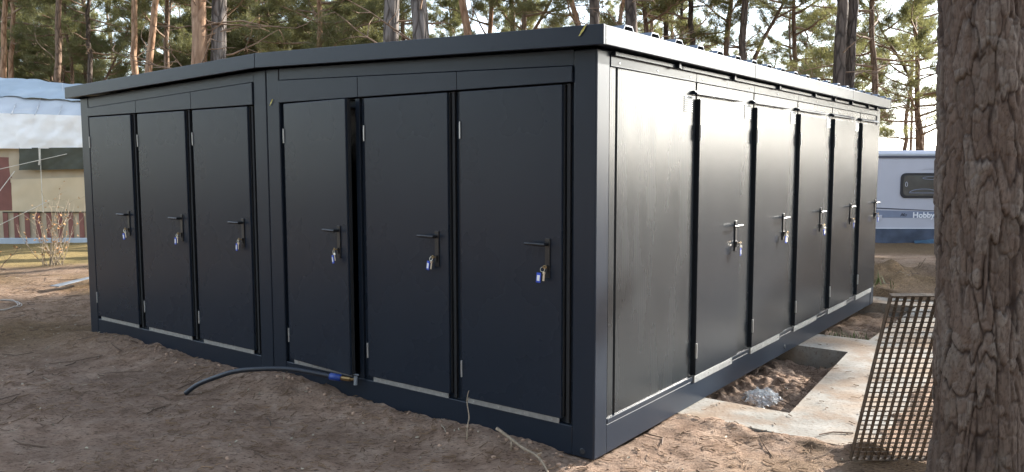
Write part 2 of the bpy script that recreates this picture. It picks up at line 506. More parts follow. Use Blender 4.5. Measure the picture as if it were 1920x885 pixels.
def axis(lo, hi, a, b, step, g=1.09):
    pts = list(np.arange(a, b + 1e-6, step))
    s = step; p = a; left = []
    while p > lo:
        s *= g; p -= s; left.append(p)
    s = step; p = b; right = []
    while p < hi:
        s *= g; p += s; right.append(p)
    return np.array(left[::-1] + pts + right)
gx = axis(-300, 300, -4.6, 3.4, 0.02, 1.06)
gy = axis(-300, 500, 3.0, 8.6, 0.02, 1.06)
GX, GY = np.meshgrid(gx, gy, indexing='ij')
GZ = H(GX, GY)
lx, ly = W2L(GX, GY)
cover = np.clip(sstep(7.5, 10.5, GY - 0.25 * GX) * (0.35 + 0.9 * sstep(-.25, .2, fbm(GX * .6, GY * .6, 91, 3))), 0, 1)
cover = np.maximum(cover, sstep(0.3, 1.2, lx) * sstep(-0.2, .15, fbm(GX * 2.2, GY * 2.2, 93, 3)) * 0.75 * (ly < 1.3))
grass = sstep(13.4, 14.6, GY + 0.6 * fbm(GX * .5, GY * .5, 95, 3)) * sstep(-4.0, -6.0, GX) * 0.85
ground = fast_mesh('ground', np.stack([GX, GY, GZ], -1).reshape(-1, 3), grid_faces(len(gx), len(gy))[:, ::-1], M['soil'],
                   smooth=True, attrs={'cover': cover, 'grass': grass})
tag(ground, 'sandy forest soil with needles and roots', kind='structure')

def hz(x, y): return float(H(np.array([x]), np.array([y]))[0])

fm = MB()
for p in SLAB: fm.prism([L2W(*q)[:2] for q in p], -0.42, -0.004)
found = fm.build('concrete_foundation', M['concrete'])
tag(found, 'pale concrete strip foundation with open soil pits beside the container', kind='structure')

# ------------------------------------------------------------------ the container building
B = empty('container_building', (KX, KY, 0), -YAW)
tag(B, 'dark anthracite metal container block with eleven narrow doors and a low pitched roof', 'container')
paint, panel = M['paint'], M['paint_panel']
HZ = 2.395            # underside of the roof edge at the eaves
RISE = 0.085          # extra height at the ridge, x = -3
def top(x): return HZ + RISE * (1 - abs(x + 3.0) / 3.0)

def part(mb, name, m=paint, bevel=0.004, parent=B, **k):
    return mb.build(name, m, parent, bevel, **k)

# posts of the two modules (front), the back ones and the base and top beams
def post_front(x0, x1):
    pts = [(x0, 0.0), (x1, 0.0), (x1, top(x1) - 0.002), (x0, top(x0) - 0.002)]
    part(MB().prism_y(pts, 0.0, 0.15), 'corner_post', bevel=0.008)
post_front(-6.0, -5.845); post_front(-3.163, -3.0035); post_front(-2.9965, -2.842)
# the near right post has two faces
part(MB().box(-0.155, 0.0, 0.0, 0.15, 0.0, HZ - 0.002), 'corner_post', bevel=0.010)
part(MB().box(-0.155, 0.0, DP - 0.15, DP, 0.0, HZ - 0.002), 'corner_post', bevel=0.010)
part(MB().box(-6.0, -5.845, DP - 0.15, DP, 0.0, HZ - 0.002), 'corner_post', bevel=0.010)
for x0, x1 in ((-5.845, -3.163), (-2.842, -0.155)):
    part(MB().box(x0, x1, 0.004, 0.12, 0.0, 0.180), 'base_beam', bevel=0.006)
    pts = [(x0, 2.2965 if x0 < -5 else 2.385), (x1, 2.39 if x0 < -5 else 2.305), (x1, top(x1) - 0.002), (x0, top(x0) - 0.002)]
    # top beam follows the gable
    part(MB().prism_y(pts, 0.004, 0.12), 'top_beam', bevel=0.004)
part(MB().box(-0.12, -0.004, 0.15, DP - 0.15, 0.0, 0.180), 'base_beam', bevel=0.006)
part(MB().box(-0.12, -0.004, 0.15, DP - 0.15, 2.31, HZ - 0.002), 'top_beam', bevel=0.004)
part(MB().box(-5.845, -0.155, DP - 0.12, DP - 0.004, 0.0, HZ - 0.002), 'back_wall')
part(MB().box(-5.996, -5.88, 0.15, DP - 0.15, 0.0, HZ - 0.002), 'left_wall')
part(MB().box(-5.88, -0.12, 0.12, DP - 0.12, 0.10, 0.16), 'floor', M['dark'])
# ring holes in the corner castings
def hole(mat_rot, loc):
    b = MB(); n = 20; r0, r1 = 0.022, 0.015
    b.tube([(0, -0.001, 0), (0, -0.004, 0)], 0.017, n)
    o = b.build('lifting_hole', M['dark'], B, 0, False, loc, mat_rot)
    rg = MB()
    for k in range(n):
        a0, a1 = 2 * math.pi * k / n, 2 * math.pi * (k + 1) / n
        rg.add([(r1 * math.cos(a0), -0.005, r1 * math.sin(a0)), (r1 * math.cos(a1), -0.005, r1 * math.sin(a1)), (r0 * math.cos(a1), -0.002, r0 * math.sin(a1)), (r0 * math.cos(a0), -0.002, r0 * math.sin(a0))], [(0, 1, 2, 3)])
    rg.build('hole_rim', paint, o)
hole((0, 0, 0), (-0.078, 0.0, 0.040))
hole((0, 0, R(90)), (-0.004, 3.39, 0.058))

# header bands over the doors on the front: three pieces per module, sloping top edge
def band(x0, x1, za0, za1, zb, cuts):
    xs = [x0] + cuts + [x1]
    for a, b in zip(xs[:-1], xs[1:]):
        ta = za0 + (za1 - za0) * (a - x0) / (x1 - x0); tb = za0 + (za1 - za0) * (b - x0) / (x1 - x0)
        part(MB().prism_y([(a + .0015, zb), (b - .0015, zb), (b - .0015, tb), (a + .0015, ta)], -0.012, 0.06), 'header_panel', bevel=0.003)
band(-5.842, -3.166, 2.2935, 2.387, 2.212, [-4.93, -4.03])
band(-2.839, -0.158, 2.382, 2.302, 2.212, [-1.95, -1.03])
# black backing colours in the thin shadow line between band and beam
part(MB().box(-5.84, -0.16, 0.055, 0.118, 2.20, 2.40), 'header_backing', M['seal'], 0)

# front wall between the doors
FD = [-5.805, -4.905, -4.010, -2.775, -1.885, -1.000]
LW, RW = 0.775, 0.79
def fwall(x0, x1): part(MB().box(x0, x1, 0.030, 0.09, 0.18, 2.205), 'wall_panel', panel, 0.002)
prev = -5.845
for i, x in enumerate(FD):
    if i == 3: prev = -2.842
    if i != 3:
        pass
for a, b in ((-5.843, -5.02), (-5.018, -4.12), (-4.118, -3.165), (-1.955, -1.10), (-1.098, -0.157)): fwall(a, b)
fwall(-2.840, -2.775)
# jamb of the open doorway and the dark room behind it
part(MB().box(-2.000, -1.957, 0.010, 0.12, 0.18, 2.205), 'door_jamb', paint, 0.003)
part(MB().box(-2.775, -1.957, 0.10, 0.15, 2.15, 2.205), 'door_lintel', paint, 0.003)

def door_leaf(wd, z0, z1):
    b = MB(); b.box(0.0, wd, -0.0, 0.042, z0, z1); return b
def handle_mb(wd, zl=1.265):
    b = MB()
    xc = wd - 0.095
    # plate
    b.box(xc - 0.017, xc + 0.017, -0.009, 0.0, zl - 0.20, zl + 0.035)
    b.tube([(xc, -0.005, zl), (xc, -0.052, zl)], 0.011, 10)
    b.tube([(xc + 0.012, -0.052, zl), (xc - 0.02, -0.054, zl), (xc - 0.10, -0.054, zl + 0.001), (xc - 0.138, -0.048, zl)], [0.010, 0.011, 0.010, 0.008], 10)
    return b
def lock_mb(wd, zl=1.265):
    b = MB(); xc = wd - 0.095
    b.tube([(xc, -0.004, zl - 0.135), (xc, -0.020, zl - 0.135)], 0.011, 12)
    b.box(xc - 0.006, xc + 0.006, -0.018, -0.006, zl - 0.168, zl - 0.135)
    return b
PROTO = {}
def make_door(loc, rz, z0=0.215, z1=2.20, wd=LW, lab=None):
    """leaf hangs on its left edge; local x to the right, local -y outwards"""
    key = (z0, z1, wd)
    if key not in PROTO:
        d = door_leaf(wd, z0, z1).build('door', panel, None, 0.004)
        handle_mb(wd).build('handle', M['black_plastic'], d, 0.002, True)
        for p in d.children:
            for q in p.data.polygons: q.use_smooth = False
        lock_mb(wd).build('lock_cylinder', M['black_plastic'], d, 0.0)
        for zc in (1.957, 0.405):
            h = MB().box(-0.003, 0.004, -0.010, 0.004, zc - 0.055, zc + 0.055); h.build('hinge', M['hinge'], d, 0.0015)
        s = MB(); s.box(wd - 0.002, wd + 0.010, 0.018, 0.040, z0 + 0.01, z1); s.build('edge_seal', M['seal'], d)
        if wd == RW: d.data.materials[0] = M['paint_side']
        PROTO[key] = d
        o = d
    else:
        o = copy_tree(PROTO[key])
    o.parent = B
    o.location = loc
    o.rotation_euler = (0, 0, rz)
    if lab: o['label'] = lab
    return o

DOORS = []
for i, x in enumerate(FD):
    if i == 3: DOORS.append(make_door((x, -0.014, 0), R(-5.2), lab='narrow front door standing slightly ajar'))
    else: DOORS.append(make_door((x, -0.014, 0), 0))
    xa, xb = x + 0.04, x + 0.755
    if i == 3: xb = x + 0.70
    st = part(MB().box(xa, xb, -0.004, 0.0039, 0.180, 0.2135), 'sill_strip', M['alu'], 0.001)
    for k in range(4):
        xr = xa + 0.05 + (xb - xa - 0.1) * k / 3
        MB().tube([(xr, -0.003, 0.197), (xr, -0.0075, 0.197)], 0.005, 8).build('rivet', M['hinge'], st)
    # recessed frame strip right of the leaf
    if i != 3: part(MB().box(x + LW + 0.022, x + LW + 0.045, 0.008, 0.03, 0.19, 2.205), 'frame_strip', M['seal'], 0.002)

# right face: five doors, ribbed panels, header band, drip trims, vents, sills
RT = [1.365 + 1.110 * i for i in range(5)]
part(MB().box(-0.09, -0.045, 0.15, DP - 0.15, 0.18, 2.31), 'wall_core', M['dark'], 0)
def ribbed(y0, y1, z0, z1, name='wall_panel'):
    n = max(2, int((y1 - y0) / 0.0125)); vs = []; fs = []
    ys = np.linspace(y0, y1, n + 1)
    for k, yy in enumerate(ys):
        xo = -0.010 + (0.00022 if (k % 2) else 0)
        if k == 0 or k == n: xo = -0.040
        vs += [(xo, yy, z0), (xo, yy, z1)]
    for k in range(n): fs.append((2 * k, 2 * k + 2, 2 * k + 3, 2 * k + 1))
    return MB().add(vs, fs).build(name, M['paint_wall'], B)
ribbed(0.152, 0.2405, 0.216, 2.302)
ribbed(0.2445, 1.362, 0.216, 2.302)
for i, t in enumerate(RT):
    e = RT[i + 1] - 0.004 if i < 4 else DP - 0.152
    ribbed(t, e, 0.216, 2.302)
# bottom trim above the base beam: interrupted by the sill plates
edges = [0.152] + [v for t in RT for v in (t + 0.012, t + 0.722)] + [DP - 0.152]
for a, b in zip(edges[0::2], edges[1::2]):
    part(MB().box(-0.05, 0.001, a, b - 0.002, 0.182, 0.214), 'base_trim', M['paint'], 0.003)
for a, b in ((0.152, RT[0] - 0.03), (RT[0] - 0.028, RT[1] - 0.03), (RT[1] - 0.028, RT[2] - 0.03), (RT[2] - 0.028, RT[3] - 0.03), (RT[3] - 0.028, RT[4] - 0.03), (RT[4] - 0.028, DP - 0.152)):
    h = part(MB().box(-0.05, 0.003, a, b, 2.304, 2.378), 'header_panel', paint, 0.003)
    for k in range(3):
        yr = a + 0.1 + (b - a - 0.2) * k / 2
        MB().tube([(0.002, yr, 2.33), (0.006, yr, 2.33)], 0.006, 8).build('screw', M['hinge'], h)
for i, t in enumerate(RT):
    DOORS.append(make_door((0.022, t, 0), R(90), 0.225, 2.19, RW))
    tr = MB()
    tr.add([(-0.03, t - 0.075, 2.244), (0.004, t - 0.075, 2.244), (0.032, t - 0.075, 2.226), (0.032, t - 0.075, 2.216), (-0.03, t - 0.075, 2.216),
            (-0.03, t + 0.765, 2.244), (0.004, t + 0.765, 2.244), (0.032, t + 0.765, 2.226), (0.032, t + 0.765, 2.216), (-0.03, t + 0.765, 2.216)],
           [(0, 1, 2, 3, 4), (9, 8, 7, 6, 5), (0, 5, 6, 1), (1, 6, 7, 2), (2, 7, 8, 3), (3, 8, 9, 4), (4, 9, 5, 0)])
    part(tr, 'drip_trim', paint, 0.002)
    st = part(MB().box(-0.05, 0.010, t + 0.014, t + 0.720, 0.165, 0.2135), 'sill_strip', M['alu'], 0.001)
    for k in range(4):
        yr = t + 0.06 + 0.62 * k / 3
        MB().tube([(0.009, yr, 0.19), (0.0135, yr, 0.19)], 0.005, 8).build('rivet', M['hinge'], st)
    v = part(MB().box(-0.035, -0.012, t - 0.205, t - 0.062, 2.085, 2.207), 'vent_grille', M['vent'], 0.003)
    for k in range(8):
        zz = 2.097 + k * 0.0137
        MB().add([(-0.012, t - 0.197, zz), (-0.012, t - 0.070, zz), (-0.012, t - 0.070, zz + 0.011), (-0.012, t - 0.197, zz + 0.011), (-0.002, t - 0.197, zz), (-0.002, t - 0.070, zz)],
                 [(4, 5, 2, 3), (0, 1, 5, 4)]).build('slat', M['vent'], v)

# roof: fascias all round, gutter edge, two ribbed sheets
OH = 0.10
def fz(x): return 2.395 + RISE * (1 - min(3.1, abs(x + 3.0)) / 3.0)
FH = 0.112
for a, b in ((-6.0 - OH, -3.001), (-2.999, OH)):
    pts = [(a, fz(a)), (b, fz(b)), (b, fz(b) + FH), (a, fz(a) + FH)]
    part(MB().prism_y(pts, -OH, -OH + 0.025), 'fascia', paint, 0.004)
    part(MB().prism_y(pts, DP + OH - 0.025, DP + OH), 'fascia', paint, 0.004)
    # soffit closing the overhang
    part(MB().prism_y([(a, fz(a) + 0.03), (b, fz(b) + 0.03), (b, fz(b) + 0.045), (a, fz(a) + 0.045)], -OH + 0.026, 0.14), 'soffit', paint, 0)
ze = fz(OH)
rf = [-OH + 0.026, 2.2, 5.05, DP + OH - 0.026]
for a, b in zip(rf[:-1], rf[1:]):
    part(MB().box(OH - 0.028, OH - 0.001, a, b - 0.003, ze + 0.002, ze + FH - 0.003), 'fascia', paint, 0.004)
part(MB().box(-6.0 - OH + 0.001, -6.0 - OH + 0.028, rf[0], rf[-1], ze + 0.002, ze + FH - 0.003), 'fascia', paint, 0.004)
for a, b in ((0.16, 1.05), (1.06, 3.0), (3.01, 5.0), (5.01, DP - 0.16)):
    part(MB().box(0.002, 0.03, a, b, HZ - 0.032, HZ - 0.008), 'eave_channel', M['seal'] if False else paint, 0.002)
part(MB().box(0.0, OH - 0.030, rf[0], rf[-1], ze + 0.012, ze + 0.022), 'soffit', paint, 0)
for yb in (0.95, 1.9, 2.9, 3.9, 4.55, 5.2, 5.9, 6.3):
    part(MB().box(0.031, 0.055, yb, yb + 0.03, HZ - 0.034, HZ + 0.005), 'bracket', paint, 0.002)
def roof_sheet(x0, x1, z0, z1):
    prof = []
    y = -0.06; k = 0
    while y < DP + 0.04:
        prof += [(y, 0.0), (y + 0.20, 0.0), (y + 0.225, 0.034), (y + 0.305, 0.034)]
        y += 0.333
    vs = []; fs = []
    n = len(prof)
    for yy, h in prof: vs += [(x0, yy, z0 + h), (x1, yy, z1 + h), (x1, yy, z1 + h - 0.006), (x0, yy, z0 + h - 0.006)]
    for k in range(n - 1):
        a = 4 * k; b = 4 * k + 4
        fs += [(a, a + 1, b + 1, b), (a + 3, b + 3, b + 2, a + 2), (a, b, b + 3, a + 3), (a + 1, a + 2, b + 2, b + 1)]
    return MB().add(vs, fs).build('roof_sheet', M['roof'], B)
roof_sheet(-3.0, OH - 0.012, ze + FH + RISE - 0.045, ze + FH - 0.006)
roof_sheet(-6.0 - OH + 0.012, -3.0, ze + FH - 0.006, ze + FH + RISE - 0.045)

# ------------------------------------------------------------------ keys with blue tags in the locks
kp = empty('key_ring')
b = MB(); b.tube([(0, 0.010, 0), (0, -0.012, 0)], 0.004, 6); b.box(-0.010, 0.010, -0.030, -0.012, -0.0015, 0.0015)
b.tube([(0.010 * math.cos(a), -0.024, 0.010 * math.sin(a)) for a in np.linspace(0, 2 * math.pi, 13)], 0.0025, 5)
b.build('key', M['brass'], kp)
b = MB(); b.tube([(-0.012 + 0.014 * math.cos(a), -0.026 + 0.003 * math.sin(a), -0.014 + 0.014 * math.sin(a)) for a in np.linspace(0, 2 * math.pi, 17)], 0.0016, 5); b.build('split_ring', M['keysteel'], kp)
b = MB(); b.box(-0.006, 0.006, -0.028, -0.026, -0.082, -0.028); b.tube([(0, -0.027, -0.026), (0, -0.027, -0.04)], 0.009, 8); b.build('spare_key', M['keysteel'], kp)
tg = MB(); tg.box(-0.046, -0.018, -0.031, -0.025, -0.096, -0.036); tg = tg.build('tag', M['bluetag'], kp, 0.002)
MB().box(-0.041, -0.023, -0.0322, -0.0311, -0.085, -0.050).build('paper_slip', M['paper'], tg)
KL = ['blue key tag hanging in the lock of the leftmost front door',
      'blue key tag hanging in the lock of the second front door from the left',
      'pale blue key tag hanging on the front door left of the middle posts',
      'blue key tag hanging in the lock of the front door that stands ajar',
      'blue key tag in the lock of the front door right of the ajar one',
      'blue key tag hanging in the lock of the front door nearest the corner post',
      'key and tag in the lock of the side door nearest the front corner',
      'key and tag in the lock of the second side door from the front corner',
      'key and tag in the lock of the middle one of the five side doors',
      'key and tag in the lock of the side door next to the far end one',
      'key and tag in the lock of the farthest side door near the back corner']
bpy.context.view_layer.update()
for i, d in enumerate(DOORS):
    o = kp if i == 0 else copy_tree(kp)
    wd = LW if i < 6 else RW
    mw = d.matrix_world if d.matrix_world else Matrix()
    Mw = Matrix.Translation((KX, KY, 0)) @ Matrix.Rotation(-YAW, 4, 'Z') @ Matrix.Translation(d.location) @ Matrix.Rotation(d.rotation_euler.z, 4, 'Z')
    p = Mw @ Vector((wd - 0.095, -0.020, 1.265 - 0.135))
    o.location = p
    o.rotation_euler = (random.uniform(-.05, .05), random.uniform(-.3, .3), Mw.to_euler().z + random.uniform(-.25, .25))
    tag(o, KL[i], 'key tag', 'keys hanging in the door locks')

# yellow leaves stuck to the metal
def leaf_on(loc, rz, label, s=0.05):
    pts = [(0, 0), (.3, .22), (.7, .28), (1, .05), (.75, -.2), (.3, -.25)]
    b = MB()
    vs = [((p[0] - .5) * s * .6, -0.004 - 0.01 * abs(p[1]), (p[1] + (p[0] - .5) * 1.2) * s) for p in pts]
    vs2 = [(v[0], v[1] + 0.002, v[2]) for v in vs]
    n = 6
    b.add(vs + vs2, [tuple(range(n)), tuple(range(2 * n - 1, n - 1, -1))] + [(i, (i + 1) % n, n + (i + 1) % n, n + i) for i in range(n)])
    o = b.build('leaf', M['leaf_yellow'], None, 0, False, loc, (0, 0.3, rz))
    tag(o, label, 'leaf', 'yellow leaves stuck to the container')
leaf_on(L2W(-0.03, -0.104, 2.475), -YAW, 'small yellow leaf stuck to the roof edge near the corner', 0.055)
leaf_on(L2W(-2.930, -0.004, 2.218), -YAW, 'small yellow leaf stuck to the post in the middle of the front', 0.05)

# ------------------------------------------------------------------ hose with blue coupling
hp = [(-3.30, -.60, hz(*L2W(-3.30, -.60)[:2]) + 0.01), (-3.22, -.54, .05), (-3.05, -.48, .125), (-2.90, -.42, .178), (-2.72, -.35, .208), (-2.50, -.25, .222), (-2.32, -.175, .208), (-2.17, -.115, .188)]
def catmull(P, k=6):
    P = [Vector(p) for p in P]; out = []
    for i in range(len(P) - 1):
        p0, p1, p2, p3 = P[max(i - 1, 0)], P[i], P[i + 1], P[min(i + 2, len(P) - 1)]
        for j in range(k):
            t = j / k
            out.append(0.5 * ((2 * p1) + (p2 - p0) * t + (2 * p0 - 5 * p1 + 4 * p2 - p3) * t * t + (-p0 + 3 * p1 - 3 * p2 + p3) * t ** 3))
    out.append(P[-1]); return out
hose = empty('water_hose', L2W(-2.4, -0.2, 0))
def lw(pts): return [Vector(L2W(*p)) - Vector(L2W(-2.4, -0.2, 0)) for p in pts]
tag(hose, 'black plastic water pipe arching out of the ajar door onto the sand', 'hose')
MB().tube(lw(catmull(hp)), 0.0185, 12).build('pipe', M['hose'], hose, 0, True)
hp2 = [(p[0] + .015, p[1] + .01, p[2] + .018) for p in hp[1:]]
MB().tube(lw([(-2.18, -.118, .189), (-2.10, -.085, .182)]), 0.026, 12).build('blue_coupling', M['bluefit'], hose, 0, True)
bb = MB(); bb.tube(lw([(-2.10, -.085, .182), (-2.03, -.058, .178)]), 0.017, 8); bb.tube(lw([(-2.03, -.058, .178), (-1.985, -.030, .176)]), 0.011, 8); bb.build('brass_fitting', M['brass'], hose)
bb = MB(); bb.tube(lw([(-1.985, -.05, .14), (-1.985, -.045, .205)]), 0.014, 8); bb.tube(lw([(-2.01, -.05, .215), (-1.96, -.04, .215)]), 0.007, 6); bb.build('tap', M['zinc'], hose)

# ------------------------------------------------------------------ roots and sticks in the sand
def stick(name, pts, rad, label, m='root', cat='root', branches=()):
    P = [(p[0], p[1], p[2] + hz(*L2W(p[0], p[1])[:2])) for p in pts]
    P = [Vector(L2W(*p)) for p in catmull(P, 4)]
    n = len(P)
    b = MB(); b.tube(P, [rad * (1 - .5 * i / n) for i in range(n)], 7)
    for q in branches:
        Q = [Vector(L2W(p[0], p[1], p[2] + hz(*L2W(p[0], p[1])[:2]))) for p in q]
        b.tube(Q, [rad * .6, rad * .45, rad * .25][:len(Q)], 5)
    o = b.build(name, M[m], None, 0, True)
    tag(o, label, cat, 'roots and sticks poking out of the sand')
stick('root', [(-0.60, -.16, .085), (-0.50, -.17, .065), (-0.37, -.20, .05), (-0.26, -.23, .055), (-.18, -.26, .03), (-.10, -.31, .0)], 0.011, 'pale bare root lying on the sand by the front corner', branches=[[(-.47, -.18, .06), (-.46, -.2, .0)], [(-.26, -.23, .05), (-.22, -.22, .075)]])
stick('twig', [(-0.79, -.22, -.02), (-.80, -.20, .07), (-.82, -.16, .12), (-.87, -.12, .19), (-.88, -.10, .235), (-.87, -.10, .26)], 0.005, 'thin pale twig standing upright before the door nearest the corner', cat='twig', branches=[[(-.875, -.11, .2), (-.86, -.11, .225)]])
stick('stick', [(-2.72, -.13, -.03), (-2.725, -.11, .045)], 0.006, 'short pale stick upright in the sand below the arching hose', cat='stick')

# ------------------------------------------------------------------ needles, twigs and chips on the ground (uncountable)
def litter(name, n, xr, yr, ln, rad, m, label, mask=None, lift=0.004):
    x = rng.uniform(*xr, n); y = rng.uniform(*yr, n)
    lx, ly = W2L(x, y)
    ok = ~((lx > -6.1) & (lx < 0.03) & (ly > 0.0) & (ly < 6.8))
    if mask is not None: ok &= mask(x, y, lx, ly)
    ok &= ~(inslab(lx, ly, 0.0) & (rng.random(len(x)) < .85))
    x, y, lx, ly = x[ok], y[ok], lx[ok], ly[ok]; n = len(x)
    on = inslab(lx, ly, 0.0)
    a = rng.uniform(0, 2 * np.pi, n); L = ln[0] + (ln[1] - ln[0]) * rng.random(n) ** 2
    r = rad[0] + (rad[1] - rad[0]) * rng.random(n)
    bend = rng.normal(0, .25, n)
    V = []
    for j, t in enumerate((-.5, 0, .5)):
        px = x + np.cos(a) * L * t - np.sin(a) * bend * L * (abs(t) - .25); py = y + np.sin(a) * L * t + np.cos(a) * bend * L * (abs(t) - .25)
        pz = np.where(on, -0.004, H(px, py)) + lift + rng.random(n) * lift * 1.5
        for s, dz in ((-1, 0), (1, 0), (0, 1.6)):
            V.append(np.stack([px - np.sin(a) * r * s * (1 if s else 0), py + np.cos(a) * r * s, pz + dz * r], -1))
    V = np.stack(V, 1).reshape(-1, 3)
    base = np.arange(n)[:, None] * 9
    F = []
    for j in (0, 3):
        for k in range(3):
            k2 = (k + 1) % 3
            F.append(np.stack([base[:, 0] + j + k, base[:, 0] + j + k2, base[:, 0] + j + 3 + k2, base[:, 0] + j + 3 + k], 1))
    o = fast_mesh(name, V, np.concatenate(F), M[m])
    tag(o, label, kind='stuff')
litter('needle_litter', 26000, (-7.5, 5.5), (2.8, 12), (.02, .09), (.0012, .003), 'litter', 'dry brown needles scattered over the soil', lambda x, y, lx, ly: (vnoise(x * 1.5, y * 1.5, 3) > -0.12) )
litter('twig_litter', 1700, (-9.5, 6.5), (3.2, 14), (.08, .45), (.002, .005), 'twig', 'thin dark twigs scattered over the soil', lambda x, y, lx, ly: (rng.random(len(x)) < np.clip((y - 2.5 + np.maximum(lx, 0) * 3) / 8, .2, 1)))
litter('pale_twig_litter', 300, (-9.5, 6.5), (3.5, 14), (.04, .3), (.001, .003), 'pale_litter', 'pale dry twigs and root ends on the soil', lambda x, y, lx, ly: (rng.random(len(x)) < np.clip((y - 2.5 + np.maximum(lx, 0) * 3) / 8, .2, 1)))
litter('chip_litter', 260, (-5, 4), (3.4, 9), (.01, .025), (.003, .007), 'pale_litter', 'small pale chips and pebbles in the sand')

def clods():
    n = 800
    a = rng.random(n) < .45
    lx = np.where(a, rng.uniform(-6.2, 0.2, n), rng.uniform(-9, 3.5, n))
    ly = np.where(a, -np.abs(rng.normal(0.10, .12, n)) - .02, rng.uniform(-3.2, 1.1, n))
    ok = ~((lx > -6.05) & (lx < .02) & (ly > -.02)); lx = lx[ok]; ly = ly[ok]; n = len(lx)
    x, y, _ = L2W(lx, ly)
    r = .004 + .013 * rng.random(n) ** 3
    base = np.array([[0, 0, 1], [.9, 0, .3], [.28, .86, .3], [-.73, .53, .3], [-.73, -.53, .3], [.28, -.86, .3], [.7, .5, -.5], [-.27, .8, -.5], [-.85, 0, -.5], [-.27, -.8, -.5], [.7, -.5, -.5]])
    tri = [(0, i, i % 5 + 1) for i in range(1, 6)]
    for i in range(5):
        tri += [(1 + i, 6 + i, 1 + (i + 1) % 5), (1 + (i + 1) % 5, 6 + i, 6 + (i + 1) % 5)]
    V = base[None] * (r[:, None, None] * rng.uniform(.65, 1.25, (n, 11, 1)) * np.array([1.15, 1, .75])) + np.stack([x, y, H(x, y) + r * .25], 1)[:, None]
    F = np.array(tri)[None] + (np.arange(n) * 11)[:, None, None]
    o = fast_mesh('soil_clods', V.reshape(-1, 3), F.reshape(-1, 3), M['clod'], smooth=True)
    tag(o, 'crumbs and clods of sandy soil lying in front of the container', kind='stuff')
clods()

# ------------------------------------------------------------------ clear plastic bag in the pit
def crumple(n, sx, sy, h, seed):
    u, v = np.meshgrid(np.linspace(-1, 1, n), np.linspace(-1, 1, n), indexing='ij')
    r = np.hypot(u, v)
    x = u * sx * (1 - .25 * np.abs(v)) + .05 * fbm(u * 3, v * 3, seed, 3); y = v * sy * (1 - .2 * np.abs(u)) + .05 * fbm(u * 3, v * 3, seed + 5, 3)
    z = h * np.maximum(0, 1 - r ** 2 * .7) * (1 + 1.0 * np.abs(fbm(u * 2.2, v * 2.2, seed + 9, 3))) + h * .6 * np.abs(fbm(u * 5, v * 5, seed + 11, 3))
    return np.stack([x, y, z], -1).reshape(-1, 3), grid_faces(n, n)
V, Fc = crumple(70, .16, .17, .075, 5)
bagp = L2W(0.20, 2.25)
bag = fast_mesh('plastic_bag', V, Fc, M['bag'], smooth=True)
bag.location = (bagp[0], bagp[1], -0.155); bag.rotation_euler = (0, 0, .4)
tag(bag, 'crumpled clear plastic bag lying in the foundation pit', 'bag')

# ------------------------------------------------------------------ rusty grating leaning on the near pine
GR = empty('metal_grating', (2.0, 4.69, hz(2.3, 4.69) - 0.005))
tag(GR, 'rusty rectangular metal floor grating leaning on the thick pine', 'grating')
th = math.atan2(0.43, 1.06)
GR.rotation_euler = (th, 0, 0)
GW, GH = 0.62, 1.14
for x0, x1, z0, z1 in ((0, .006, 0, GH), (GW - .006, GW, 0, GH), (.0065, GW - .0065, 0, .006), (.0065, GW - .0065, GH - .006, GH)):
    MB().box(x0, x1, -0.015, 0.015, z0, z1).build('frame_bar', M['rust'], GR)
nb = 14
b0 = MB().box(-0.0016, 0.0016, -0.0145, 0.0145, .0065, GH - .0065).build('bearing_bar', M['rust'], GR)
b0.location = (GW / (nb + 1), 0, 0)
for k in range(2, nb + 1):
    c = b0.copy(); COL.objects.link(c); c.parent = GR; c.location = (GW * k / (nb + 1), 0, 0)
r0 = MB().box(.0065, GW - .0065, -0.0135, -0.006, -0.0018, 0.0018).build('cross_rod', M['rust'], GR)
nr = 33
r0.location = (0, 0, GH / (nr + 1))
for k in range(2, nr + 1):
    c = r0.copy(); COL.objects.link(c); c.parent = GR; c.location = (0, 0, GH * k / (nr + 1))

# ------------------------------------------------------------------ the thick pine close to the camera
def worley(u, v, per, s):
    """u periodic with per cells; returns F1, F2, id hash"""
    iu = np.floor(u); iv = np.floor(v)
    f1 = np.full(u.shape, 9.0); f2 = np.full(u.shape, 9.0); idd = np.zeros(u.shape)
    for a in (-1, 0, 1):
        for b_ in (-1, 0, 1):
            cu = iu + a; cv = iv + b_
            cm = np.mod(cu, per)
            px = cu + .15 + .7 * hsh(cm, cv, s); py = cv + .1 + .8 * hsh(cm, cv, s + 3)
            d = np.hypot((u - px), (v - py))
            hh = hsh(cm, cv, s + 7)
            n1 = d < f1
            f2 = np.where(n1, f1, np.minimum(f2, d))
            idd = np.where(n1, hh, idd)
            f1 = np.where(n1, d, f1)
    return f1, f2, idd
NT, NZ = 300, 560
tt = np.linspace(0, 2 * np.pi, NT, endpoint=False)
zz = np.linspace(-0.15, 3.4, NZ)
TT, ZZ = np.meshgrid(tt, zz, indexing='ij')
cells = 13
wu = TT / (2 * np.pi) * cells
cw = lambda f, s: fbm(np.cos(TT) * f + ZZ * 1.3, np.sin(TT) * f + ZZ * 2.1 + 5, s, 3)
u = wu + .8 * cw(2.2, 11) + .16 * cw(10, 13); v = ZZ * 3.9 + 1.0 * cw(2.4, 17) + .22 * cw(9, 19)
f1, f2, ids = worley(u, v, cells, 2)
edge = f2 - f1
u2 = TT / (2 * np.pi) * 34 + .6 * cw(3, 23); v2 = ZZ * 13 + .6 * cw(3, 29)
g1, g2, ids2 = worley(u2, v2, 34, 5)
e2 = g2 - g1
plate = sstep(0.0, 0.15, edge)
tf_ = 4.2 * fbm(np.cos(TT) * 2.6 + ZZ * .9, np.sin(TT) * 2.6 + ZZ * 1.5, 81, 5) + 3 * ids
